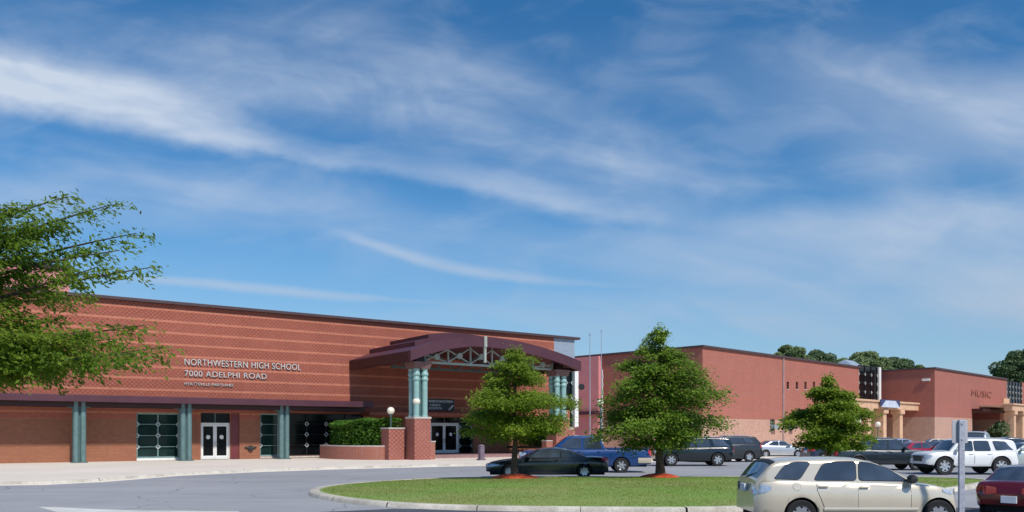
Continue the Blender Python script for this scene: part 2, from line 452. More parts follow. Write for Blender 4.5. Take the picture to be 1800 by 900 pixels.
def wall_mesh(mb, u0, u1, z0, z1, openings, depth=0.3, w=0.0):
    """front skin with real openings and their reveals"""
    us = sorted({u0, u1, *[v for o in openings for v in o[:2]]}); zs = sorted({z0, z1, *[v for o in openings for v in o[2:4]]})
    inside = lambda a, b: any(o[0] < a < o[1] and o[2] < b < o[3] for o in openings)
    for i in range(len(us) - 1):
        for k in range(len(zs) - 1):
            if not inside((us[i] + us[i + 1]) / 2, (zs[k] + zs[k + 1]) / 2):
                a, b, c, d = us[i], us[i + 1], zs[k], zs[k + 1]
                mb.add([(a, w, c), (b, w, c), (b, w, d), (a, w, d)], [(0, 1, 2, 3)])
    for a, b, c, d in [o[:4] for o in openings]:
        e = w + depth
        mb.add([(a, w, c), (b, w, c), (b, w, d), (a, w, d), (a, e, c), (b, e, c), (b, e, d), (a, e, d)], [(0, 1, 5, 4), (1, 2, 6, 5), (2, 3, 7, 6), (3, 0, 4, 7)])

# ------------------------------------------------------------------ ground, road, pavements
ground = MB().add([(-1500, -300, -0.03), (1500, -300, -0.03), (1500, 2500, -0.03), (-1500, 2500, -0.03)], [(0, 1, 2, 3)]).build('ground', M_soil)
tag(ground, kind='structure')
lot = MB().add([(-90, -40, 0), (160, -40, 0), (160, 150, 0), (-90, 150, 0)], [(0, 1, 2, 3)]).build('parking_lot', M_asphalt)
tag(lot, kind='structure')

walk_px = [(-700, 868), (-300, 860), (0, 852), (75, 851), (160, 847), (300, 836), (450, 829), (600, 824), (850, 818), (1000, 814.5), (1290, 809)]
walk_front = [G(x, y) for x, y in walk_px]
walk_front += [(34.0, 78.0), (60.0, 103.0), (95.0, 137.0)]
poly = walk_front + [(95, 160), (-100, 160), (-100, 40)]
sw = MB().prism(poly, -0.05, 0.12).build('sidewalk', M_walk)
tag(sw, kind='structure')
def strip(path, w, z0, z1, name, mat, closed=False, joint=0.0):
    P = [Vector((p[0], p[1], 0)) for p in path]
    if closed: P.append(P[0])
    if joint:                                   # cast in lengths with open joints
        acc = [0.0]
        for a, b in zip(P, P[1:]): acc.append(acc[-1] + (b - a).length)
        def at(d):
            d = min(max(d, 0), acc[-1] - 1e-6)
            for i in range(len(P) - 1):
                if acc[i] <= d <= acc[i + 1]: return P[i].lerp(P[i + 1], (d - acc[i]) / (acc[i + 1] - acc[i]))
            return P[-1]
        k = max(1, round(acc[-1] / joint)); L_ = acc[-1] / k
        runs = [[at(i * L_ + .006 + (L_ - .012) * q / 5) for q in range(6)] for i in range(k)]
    else: runs = [P]
    mb = MB()
    for run in runs:
        rows = []; n = len(run); jz = rng.uniform(-.006, .006) if joint else 0
        for i in range(n):
            t = (run[min(i + 1, n - 1)] - run[max(i - 1, 0)]).normalized(); nn = Vector((t.y, -t.x, 0))
            o, q = run[i] + nn * w, run[i] - nn * 0.02
            rows.append([(o.x, o.y, z0), (o.x - nn.x * .03, o.y - nn.y * .03, z1 - .03 + jz), (o.x - nn.x * .07, o.y - nn.y * .07, z1 + jz), (q.x, q.y, z1 + jz), (q.x, q.y, z0)])
        mb.grid(rows)
    return mb.build(name, mat, smooth=50)
def smooth_path(pts, closed=False, it=2):
    for _ in range(it):
        q = []
        n = len(pts)
        for i in range(n if closed else n - 1):
            a, b = pts[i], pts[(i + 1) % n]
            q += [(a[0] * .75 + b[0] * .25, a[1] * .75 + b[1] * .25), (a[0] * .25 + b[0] * .75, a[1] * .25 + b[1] * .75)]
        pts = q if closed else [pts[0]] + q + [pts[-1]]
    return pts
kerb1 = strip(walk_front, 0.16, -0.02, 0.126, 'kerb', M_kerb, joint=3.0)
tag(kerb1, kind='structure')
gut = strip(walk_front, 0.62, -0.05, 0.012, 'gutter', M_walk)
tag(gut, kind='structure')

# tree pit of the near tree
pit = MB().prism([(-11.1 + 1.7 * math.cos(a), 13.6 + 1.7 * math.sin(a)) for a in np.linspace(0, 2 * math.pi, 33)[:-1]], -.02, .10).build('lawn_ground', M_soil)
tag(pit, kind='structure')
# planted island
isl_px = [(556, 861), (570, 868), (625, 876.5), (720, 884.5), (870, 889), (1080, 891), (1290, 891.5), (1480, 880), (1660, 858), (1722, 848)]
isl = [G(x, y, .12) for x, y in isl_px] + [(19.4, 33.6), (18.9, 35.2), (17, 36.0), (8, 35.9), (0, 35.7), (-3.2, 34.9), (-5.2, 32.8), (-6.6, 30.0)]
isl = smooth_path(isl, True, 2)
cxy = np.mean(np.array(isl), axis=0)
kerb2 = strip(isl, 0.34, -0.02, 0.13, 'kerb', M_kerb, True, joint=2.6)
tag(kerb2, kind='structure')
def isl_h(t): return 0.11 + 0.17 * (1 - t ** 2.2)
rows = []
for t in (0.001, .2, .4, .55, .7, .8, .88, .94, 1.0):
    rows.append([(cxy[0] + (p[0] - cxy[0]) * t, cxy[1] + (p[1] - cxy[1]) * t, isl_h(t)) for p in isl + isl[:1]])
lawn = MB().grid(rows).build('lawn_ground', M_soil, smooth=80)
tag(lawn, kind='structure')
ipts = np.array(isl)
def isl_t(x, y):
    """0 at the centre of the island, 1 at its kerb"""
    v = np.stack([x - cxy[0], y - cxy[1]], -1); ang = np.arctan2(v[..., 1], v[..., 0])
    pv = ipts - cxy; pa = np.arctan2(pv[:, 1], pv[:, 0]); o = np.argsort(pa)
    rr = np.interp(ang, pa[o], np.hypot(pv[:, 0], pv[:, 1])[o], period=2 * math.pi)
    return np.hypot(v[..., 0], v[..., 1]) / rr
def fast_mesh(name, V, nper, mat, parent=None):
    """V: (n, nper, 3) separate polygons"""
    n = V.shape[0]
    me = bpy.data.meshes.new(name)
    me.vertices.add(n * nper); me.vertices.foreach_set('co', V.reshape(-1).astype(np.float32))
    me.loops.add(n * nper); me.loops.foreach_set('vertex_index', np.arange(n * nper, dtype=np.int32))
    me.polygons.add(n); me.polygons.foreach_set('loop_start', np.arange(0, n * nper, nper, dtype=np.int32))
    me.polygons.foreach_set('loop_total', np.full(n, nper, dtype=np.int32))
    me.update(calc_edges=True); me.validate()
    me.materials.append(mat)
    o = bpy.data.objects.new(name, me); col.objects.link(o)
    if parent: o.parent = parent
    return o
N = 120000
gx = rng.uniform(ipts[:, 0].min(), ipts[:, 0].max(), N); gy = rng.uniform(ipts[:, 1].min(), ipts[:, 1].max(), N)
tt = isl_t(gx, gy); k = tt < 0.985
patch = np.sin(gx * 0.9 + np.sin(gy * .7) * 2) * np.sin(gy * 1.3 + gx * .35)
k &= (rng.uniform(0, 1, N) < 0.75 + 0.35 * patch)
for mx_, my_, mr_ in (*[(*G(905, 838, .25), 1.1)], *[(*G(1160, 837, .25), .95)]): k &= np.hypot(gx - mx_, gy - my_) > mr_
gx, gy, tt = gx[k], gy[k], tt[k]
gz = isl_h(tt)
ga = rng.uniform(0, 2 * math.pi, len(gx)); gh = rng.uniform(.012, .034, len(gx)); gw = rng.uniform(.01, .02, len(gx))
lean = rng.normal(0, .03, (len(gx), 2))
V = np.stack([np.stack([gx + np.cos(ga) * gw, gy + np.sin(ga) * gw, gz - .01], -1), np.stack([gx - np.cos(ga) * gw, gy - np.sin(ga) * gw, gz - .01], -1), np.stack([gx + lean[:, 0], gy + lean[:, 1], gz + gh], -1)], 1)
gr = fast_mesh('grass', V, 3, M_grass)
tag(gr, 'short mown green grass covering the kerbed island', 'grass', kind='stuff')

# darker sheet laid over the near road, and a white line
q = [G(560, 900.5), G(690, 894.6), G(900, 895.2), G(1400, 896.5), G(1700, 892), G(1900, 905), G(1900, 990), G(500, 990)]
ap = MB().add([(x, y, .004) for x, y in q], [tuple(range(len(q)))]).build('dark_road_strip', M_asphdark)
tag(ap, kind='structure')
ln = [G(66, 891), G(110, 892.2), G(180, 895.5), G(262, 897.5), G(420, 899), G(420, 912), G(180, 912), G(110, 903)]
pl_ = MB().add([(x, y, .004) for x, y in ln], [tuple(range(len(ln)))]).build('road_markings', M_paint)
tag(pl_, kind='structure')

# ------------------------------------------------------------------ lettering
def text_mesh(name, body, height, mat, off=-0.006, depth=0.04, parent=None, width=None, align='LEFT'):
    cu = bpy.data.curves.new(name, 'FONT'); cu.body = body; cu.extrude = depth / 2; cu.align_x = align
    cu.size = height / 0.70; cu.space_character = 1.08; cu.offset = off * height
    t = bpy.data.objects.new(name, cu); col.objects.link(t)
    bpy.context.view_layer.update()
    me = bpy.data.meshes.new_from_object(t.evaluated_get(bpy.context.evaluated_depsgraph_get()))
    bpy.data.objects.remove(t); bpy.data.curves.remove(cu)
    co = np.zeros(len(me.vertices) * 3, np.float32); me.vertices.foreach_get('co', co); co = co.reshape(-1, 3)
    sc = 1.0 if not width else width / (co[:, 0].max() - co[:, 0].min())
    x0 = co[:, 0].min() if align == 'LEFT' else 0
    # lay the letters into the facade plane: x along it, y towards the viewer is negative
    co2 = np.stack([(co[:, 0] - x0) * sc, -co[:, 2], co[:, 1]], -1)
    me.vertices.foreach_set('co', co2.reshape(-1).astype(np.float32)); me.update()
    me.materials.clear(); me.materials.append(mat); me.name = name
    o = bpy.data.objects.new(name, me); col.objects.link(o)
    if parent: o.parent = parent
    return o

# ------------------------------------------------------------------ the long school building
FA = Frame(-0.5155 * 54.7, 54.7, math.atan2(0.585, 0.811))
H1 = 11.02
L1 = FA.u(1010)
main = thing('school_building', 'long red brick school block with pale bands and white wall lettering', 'building', (*FA.o, 0), FA.a)
def opn(x0, x1, y0, y1, w=0.0):
    a, b = FA.u(x0), FA.u(x1)
    return (a, b, max(.12, FA.z((a + b) / 2, 0, y1)), FA.z((a + b) / 2, 0, y0))
GZ = .12
o_win1 = opn(240, 316, 726, 807)
o_door = opn(353, 405, 726, 806)
o_side = opn(405.8, 421, 726, 806)
o_win2 = opn(457, 493, 727, 803)
o_win3 = opn(505, 640, 727, 801)
o_ent = opn(742, 832, 734, 800)
for o in ():
    pass
ops = []
for o, zb in ((o_win1, .30), (o_door, .12), (o_side, .12), (o_win2, .3), (o_win3, .3), (o_ent, .12)):
    ops.append((o[0], o[1], zb, o[3]))
o_win1, o_door, o_side, o_win2, o_win3, o_ent = ops
mb = MB()
wall_mesh(mb, FA.u(-260), FA.u(974), 0.0, H1, ops, 0.35)
u958 = FA.u(974)
mb.add([(u958, 0, 0), (L1 - .6, 0, 0), (L1 - .6, 0, 4.2), (u958, 0, 4.2)], [(0, 1, 2, 3)])
wl = mb.build('wall', M_brick_main, main)
ul = FA.u(-260)
MB().add([(L1, 0.1, 0), (L1, 26, 0), (L1, 26, H1), (L1, 0.1, H1)], [(0, 1, 2, 3)]).add([(ul, 0, 0), (ul, 26, 0), (ul, 26, H1), (ul, 0, H1)], [(0, 1, 2, 3)]) \
    .add([(ul, 26, 0), (L1, 26, 0), (L1, 26, H1), (ul, 26, H1)], [(0, 1, 2, 3)]).build('rear_wall', M_brick_wing, main)
MB().add([(ul, 0, H1 - .05), (L1, 0, H1 - .05), (L1, 26, H1 - .05), (ul, 26, H1 - .05)], [(0, 1, 2, 3)]).build('roof', M_roof, main)
MB().box(ul, L1 + .5, -.28, .35, H1 - .02, H1 + .2).build('coping', M_coping, main, bevel=.02)
# taller block behind, seen through the near tree
ua, ub = FA.u(-300, 6), FA.u(122, 6)
zt = FA.z(FA.u(40, 6), 6, 466)
MB().box(ua, ub, 6, 20, H1, zt).build('upper_block', M_pink, main)
MB().box(ua - .1, ub + .1, 5.9, 20.1, zt, zt + .2).build('coping', M_coping, main)

def glazing(op, cols, rows, mat, parent, frame_mat, fw=.09, name='window', depth=.22, nodes=True):
    a, b, c, d = op
    g = MB().box(a, b, depth, depth + .04, c, d).build(name, mat, parent)
    m = MB()
    y0, y1 = depth - .07, depth - .004
    m.box(a, a + fw, y0, y1, c, d); m.box(b - fw, b, y0, y1, c, d); m.box(a + fw, b - fw, y0, y1, c, c + fw); m.box(a + fw, b - fw, y0, y1, d - fw, d)
    xs = [a + (b - a) * i / cols for i in range(1, cols)]; zs = [c + (d - c) * i / rows for i in range(1, rows)]
    for x in xs: m.box(x - fw * .4, x + fw * .4, y0 + .012, y1, c + fw, d - fw)
    for z in zs: m.box(a + fw, b - fw, y0 + .02, y1, z - fw * .22, z + fw * .22)
    m.build('frame', frame_mat, g)
    if nodes:
        n = MB(); q = nodes if nodes is not True else .15
        for x in [a + fw * .6] + xs + [b - fw * .6]:
            for z in zs:
                # a square ring set on its corner at each crossing
                for s in range(4):
                    t0, t1 = math.pi / 2 * s, math.pi / 2 * (s + 1)
                    n.bar((x + q * math.cos(t0), y0 - .03, z + q * math.sin(t0)), (x + q * math.cos(t1), y0 - .03, z + q * math.sin(t1)), .05, .05)
        n_ring = len(n.f)
        for x in [a + fw * .6] + xs + [b - fw * .6]: n.box(x - .016, x + .016, y0 - .05, y0 - .01, c + fw, d - fw)
        for z in zs: n.box(a + fw * .6, b - fw * .6, y0 - .052, y0 - .012, z - .012, z + .012)
        lo_ = n.build('diamond_lattice', M_node, g)
        lo_.data.materials.append(frame_mat)
        for k_, p_ in enumerate(lo_.data.polygons): p_.material_index = int(k_ >= n_ring)
    return g
M_node = plain('diamond metal', (0.55, 0.6, 0.58), 0.4, var=0.05)
M_frame = plain('teal frame', (0.22, 0.36, 0.35), 0.4)
glazing(o_win1, 2, 4, M_glass, main, M_frame, .1)
glazing(o_win2, 1, 4, M_glass, main, M_frame, .1)
glazing(o_win3, 4, 4, M_glassdk, main, M_trim, .07)
MB().box(o_win1[0], o_win1[1], -.06, .2, .14, .30).build('sill', M_white, main)
MB().box(o_win2[0], o_win3[1], -.05, .2, .16, .28).build('sill', M_cap, main)
MB().box(o_side[0], o_side[1], .1, .16, o_side[2], o_side[3]).build('side_panel', plain('maroon panel', (.16, .03, .035), .5), main)

def double_door(op, ztop, parent, depth=.2, inset=0.0, dark=True):
    """white framed glass double doors under a dark transom"""
    a, b, c, d = op
    if ztop < d:
        MB().box(a, b, depth, depth + .05, ztop + .03, d).build('transom', M_glassdk, parent)
        MB().box((a + b) / 2 - .04, (a + b) / 2 + .04, depth - .04, depth - .004, ztop + .03, d).build('transom_bar', M_tealdk, parent)
    a, b = a + inset, b - inset
    MB().box(a, b, depth - .02, depth + .06, ztop - .09, ztop + .03).box(a, a + .09, depth - .02, depth + .06, c, ztop - .09).box(b - .09, b, depth - .02, depth + .06, c, ztop - .09).build('door_frame', M_white, parent)
    mid = (a + b) / 2
    for s, (x0, x1) in ((1, (a + .10, mid - .006)), (-1, (mid + .006, b - .10))):
        t = .12
        dd = MB().box(x0, x0 + t, depth, depth + .05, c + .02, ztop - .1).box(x1 - t, x1, depth, depth + .05, c + .02, ztop - .1).box(x0 + t, x1 - t, depth, depth + .05, c + .02, c + .28).box(x0 + t, x1 - t, depth, depth + .05, ztop - .22, ztop - .1).build('door', M_white, parent)
        MB().box(x0 + t, x1 - t, depth + .02, depth + .03, c + .28, ztop - .22).build('pane', M_glassdk, dd)
        hx = x1 - .06 if s > 0 else x0 + .06
        MB().bar((hx, depth - .05, c + .9), (hx, depth - .05, c + 1.3), .03).bar((hx, depth - .05, c + .92), (hx, depth + .01, c + .92), .03).bar((hx, depth - .05, c + 1.28), (hx, depth + .01, c + 1.28), .03).build('handle', M_chrome, dd)
        xm = (x0 + x1) / 2
        MB().lathe([(0.001, 0), (.15, 0), (.15, .006), (.001, .006)], 20, (xm, depth + .012, c + 1.62), 'y').build('notice', M_white, dd)
zt_d = FA.z(FA.u(380), 0, 744)
double_door(o_door, zt_d, main)
zt_e = FA.z(FA.u(780), 0, 744)
# entrance: dark glazing round white doors
ea, eb = FA.u(757), FA.u(808)
glazing((o_ent[0], ea - .02, .12, o_ent[3]), 1, 4, M_glassdk, main, M_tealdk, .07)
glazing((eb + .02, o_ent[1], .12, o_ent[3]), 1, 4, M_glassdk, main, M_tealdk, .07)
double_door((ea, eb, .30, o_ent[3]), zt_e, main)
# awning along the facade
AW = -2.35
u0, u1 = ul, FA.u(657, AW)
MB().box(u0, u1, AW, AW + .12, 4.02, 4.47).box(u1 - .12, u1, AW + .12, -.003, 4.02, 4.47).build('awning', M_purple, main, bevel=.02)
MB().box(u0, u1 - .12, AW + .12, -.003, 4.12, 4.40).box(u0, u1 - .5, AW + .6, AW + .85, 3.72, 4.12).box(u0, u1 - .5, -.3, -.003, 3.72, 4.12).build('awning_roof', M_maroon, main)
for px in (-150, 139, 326, 498):
    u = FA.u(px, -1.45)
    c = MB()
    for du in (-.21, .21):
        for dw in (-.19, .19):
            c.tube([(u + du, -1.45 + dw, .12), (u + du, -1.45 + dw, 4.12)], .17, 12)
    cc = c.build('awning_column', M_tealst if False else plain('column teal', (0.12, 0.20, 0.20), .4), main, smooth=40)
    MB().box(u - .18, u + .18, -1.62, -1.28, .13, 4.1).build('column_core', M_tealdk, cc)
    MB().box(u - .46, u + .46, -1.85, -1.03, .123, .2).build('base_plate', M_tealdk, cc, bevel=.02)
    MB().add([(u - .2, -1.3, 3.55), (u + .2, -1.3, 3.55), (u + 1.9, -1.3, 4.11), (u - 1.9, -1.3, 4.11), (u - .2, -1.6, 3.55), (u + .2, -1.6, 3.55), (u + 1.9, -1.6, 4.11), (u - 1.9, -1.6, 4.11)],
             [(0, 1, 2, 3), (7, 6, 5, 4), (0, 4, 5, 1), (1, 5, 6, 2), (2, 6, 7, 3), (3, 7, 4, 0)]).build('bracket', M_tealdk, cc)
# hose bib / small fitting low on the wall
uf = FA.u(440)
MB().lathe([(.001, -.14), (.2, -.13), (.2, -.04), (.1, 0)], 14, (uf, 0, FA.z(uf, 0, 788)), 'y').tube([(uf - .42, -.05, FA.z(uf, 0, 786)), (uf, -.1, FA.z(uf, 0, 788)), (uf + .42, -.05, FA.z(uf, 0, 786))], .06, 8).build('wall_valve', M_trim, main, smooth=40)
# glazed end bay, pale clerestory, white corner post
ug, upst = FA.u(984), FA.u(1007)
MB().box(u958, L1, .0, .3, 8.25, H1 - .02).build('clerestory_panel', M_pale, main)
MB().box(u958, ug, .0, .3, 4.2, 8.25).build('end_pier', M_maroon, main)
glazing((ug, upst, 2.6, 8.25), 2, 4, M_glassdk, main, M_tealdk, .08, depth=.12)
MB().box(ug, L1, .02, .3, 0, 2.6).build('end_base', M_brick_wing, main)
MB().box(upst, FA.u(1017, -.3), -.3, .35, 2.6, 8.25).build('corner_post', M_white, main, bevel=.03)
zs_ = FA.z(L1 + .3, -.3, 680)
MB().lathe([(.001, -.27), (.28, -.24), (.31, -.08), (.23, .10), (.001, .13)], 18, (L1 + .52, -.3, zs_), 'y').build('wall_horn', M_black, main, smooth=40)

# entrance hood: slab over the doors
u0, u1 = FA.u(650, -1.5), FA.u(842, -1.5)
MB().box(u0, u1, -1.5, -.003, 3.42, 3.72).build('door_hood', plain('brick red slab', (.30, .085, .05), .7), main, bevel=.02)

# lettering on the wall
def letters(px0, px1, ytop, ybot, body, label):
    a, b = FA.u(px0), FA.u(px1)
    z0 = FA.z(a, 0, ybot); hh = FA.z(a, 0, ytop) - z0
    o = text_mesh('wall_lettering', body, hh, M_letters, depth=.08, parent=None, width=b - a)
    x, y = FA.world(a, -.06)
    o.location = (x, y, z0); o.rotation_euler = (0, 0, FA.a)
    tag(o, label, 'lettering')
    return o
letters(324, 528, 630, 641.5, 'NORTHWESTERN HIGH SCHOOL', 'longest top line of raised white capitals on the brick wall')
letters(324, 468, 651, 661, '7000 ADELPHI ROAD', 'middle line of raised white capitals starting with a house number')
letters(324, 409, 672, 677, 'HYATTSVILLE MARYLAND', 'smallest lowest line of white capitals just above the awning')
# board over the doors
a, b = FA.u(751, -.2), FA.u(799, -.2)
zb0, zb1 = FA.z(a, -.2, 721.5), FA.z(a, -.2, 701)
bd = thing('entrance_board', 'dark board with pale lettering above the main entrance doors', 'sign', (*FA.world(a, -.2), zb0), FA.a)
MB().box(0, b - a, 0, .12, 0, zb1 - zb0).build('board', M_navy, bd, bevel=.02)
WB, HB = b - a, zb1 - zb0
for body, h, zc, x0, wd_ in (('NORTHWESTERN', .22, .70, .05, .88), ('HIGH', .2, .38, .10, .36), ('SCHOOL', .2, .10, .06, .48)):
    t = text_mesh('lettering', body, HB * h, plain('grey letters', (.8, .84, .9), .4), depth=.03, parent=bd, width=WB * wd_)
    t.location = (WB * x0, -.02, HB * zc)
e = MB().add([(WB * .74, -.03, HB * .06), (WB * .82, -.03, HB * .06), (WB * .98, -.03, HB * .48), (WB * .90, -.03, HB * .48), (WB * .74, 0, HB * .06), (WB * .82, 0, HB * .06), (WB * .98, 0, HB * .48), (WB * .90, 0, HB * .48)],
             [(0, 1, 2, 3), (7, 6, 5, 4), (0, 4, 5, 1), (1, 5, 6, 2), (2, 6, 7, 3), (3, 7, 4, 0)]).build('emblem', M_letters, bd)

# ------------------------------------------------------------------ entrance canopy
X0, Y0 = G(735, 808, .12)
uc0, wc = FA.loc(X0, Y0)
uc1 = FA.u(980, wc)
ucm = (uc0 + uc1) / 2
half = (uc1 - uc0) / 2 + 1.35
SPK = -1.5
can = thing('entrance_canopy', 'arched purple metal canopy on teal tube columns over the school entrance', 'canopy', (*FA.world(ucm, wc), 0), FA.a)
ZE, ZC, TH = 7.05, 8.42, .76            # lower edge at the eaves and at the crown, fascia depth
def arc(s, hf=half):
    return ZE + (ZC - ZE) * (1 - abs((s - SPK) / (half + (SPK if s < SPK else -SPK))) ** 1.9)
WF = -1.35                               # front fascia, in front of the columns
WB_ = -wc                                # the facade
def vault(hs, w0, w1, dz, th, name, mat, nseg=28):
    m = MB(); top, bot = [], []
    ss = [-hs + 2 * hs * i / nseg for i in range(nseg + 1)]
    rows = []
    for s in ss:
        z = arc(s) + dz
        rows.append([(s, w0, z), (s, w0, z + th), (s, w1, z + th), (s, w1, z), (s, w0, z)])
    m.grid(rows)
    for s, fl in ((ss[0], 1), (ss[-1], -1)):
        z = arc(s) + dz
        m.add([(s, w0, z), (s, w1, z), (s, w1, z + th), (s, w0, z + th)], [(0, 1, 2, 3)])
    return m.build(name, mat, can, smooth=25)
vault(half, WF, WF + .35, 0, TH, 'fascia', M_purple)
vault(half - .02, WF + .35, WB_ - .005, .18, TH - .2, 'roof_shell', M_purple)
MB().box(-half - .012, -half + .3, WF + .35, WB_ - .005, ZE, ZE + TH - .1).build('eave_beam', M_maroon, can)
MB().box(half - .3, half + .012, WF + .35, WB_ - .005, ZE, ZE + TH - .1).build('eave_beam', M_maroon, can)
vault(half - 1.75, 1.2, WB_ - .006, TH - .1, .42, 'roof_step', M_purple)
vault(half - 3.6, 2.4, WB_ - .007, TH + .2, .42, 'roof_step', M_purple)
MB().box(SPK - .13, SPK + .13, WF - .05, WF + .3, ZC - .05, ZC + TH + .02).build('crown_block', M_truss, can, bevel=.03)
for w_ in (2.2, 5.0):
    pass
# truss between the columns
sp = (uc1 - uc0) / 2 - .55
zb_ = 7.15
t = MB()
t.bar((-sp, 0, zb_), (sp, 0, zb_), .16)
N_ = 6
xs = [-sp + 2 * sp * i / N_ for i in range(N_ + 1)]
for x in xs: t.bar((x, 0, zb_ + .08), (x, 0, arc(x) + .15), .11)
t.bar((SPK, WF + .1, zb_ + .1), (SPK, WF + .1, ZC + .2), .18)
for i in range(N_):
    xa, xb = xs[i], xs[i + 1]
    t.bar((xa, -.03, zb_ + .1), (xb, -.03, arc(xb) - .02), .09); t.bar((xb, .06, zb_ + .1), (xa, .06, arc(xa) - .02), .09)
t.build('truss', M_truss, can)
for i in range(N_):
    xm = (xs[i] + xs[i + 1]) / 2; zm = (zb_ + (arc(xs[i]) + arc(xs[i + 1])) / 2) / 2 + .03
    MB().lathe([(.001, -.10), (.24, -.10), (.24, .12), (.001, .12)], 8, (xm, 0, zm), 'y').build('node_plate', M_truss, can)
# back truss at the facade side
t = MB(); t.bar((-sp, 5.2, zb_), (sp, 5.2, zb_), .16)
for i in range(N_):
    t.bar((xs[i], 5.2, zb_), (xs[i + 1], 5.2, arc(xs[i + 1]) + .1), .09); t.bar((xs[i + 1], 5.26, zb_), (xs[i], 5.26, arc(xs[i]) + .1), .09)
t.build('truss', M_tealdk, can)
PED = 3.05
def canopy_column(s):
    ped = MB().box(s - .66, s + .66, -.66, .66, .12, PED).build('pedestal', M_brick_ped, can, bevel=.012)
    MB().box(s - .7, s + .7, -.7, .7, PED, PED + .14).build('pedestal_cap', M_cap, ped, bevel=.02)
    zt = 6.62
    for ds in (-.34, .34):
        for dw in (-.34, .34):
            tb = MB().lathe([(.25, PED + .14), (.25, PED + .22), (.21, PED + .25), (.21, zt - .85), (.26, zt - .82), (.27, zt - .7), (.21, zt - .6), (.21, zt - .52), (.27, zt - .45), (.27, zt - .3), (.21, zt - .2), (.24, zt)], 16, (s + ds, dw, 0)).build('column_tube', M_teal, can, smooth=35)
    MB().box(s - .24, s + .24, -.24, .24, PED + .15, zt - .002).build('column_core', M_tealdk, can)
    MB().add([(s - .62, -.62, zt), (s + .62, -.62, zt), (s + .62, .62, zt), (s - .62, .62, zt), (s - .74, -.74, zt + .5), (s + .74, -.74, zt + .5), (s + .74, .74, zt + .5), (s - .74, .74, zt + .5)],
             [(3, 2, 1, 0), (4, 5, 6, 7), (0, 1, 5, 4), (1, 2, 6, 5), (2, 3, 7, 6), (3, 0, 4, 7)]).build('capital', plain('capital mauve', (.17, .09, .085), .6), can, bevel=.02)
    MB().box(s - .3, s + .3, -.3, .3, zt + .5, arc(s) + .2).build('column_head', M_maroon, can)
canopy_column(uc0 - ucm); canopy_column(uc1 - ucm)

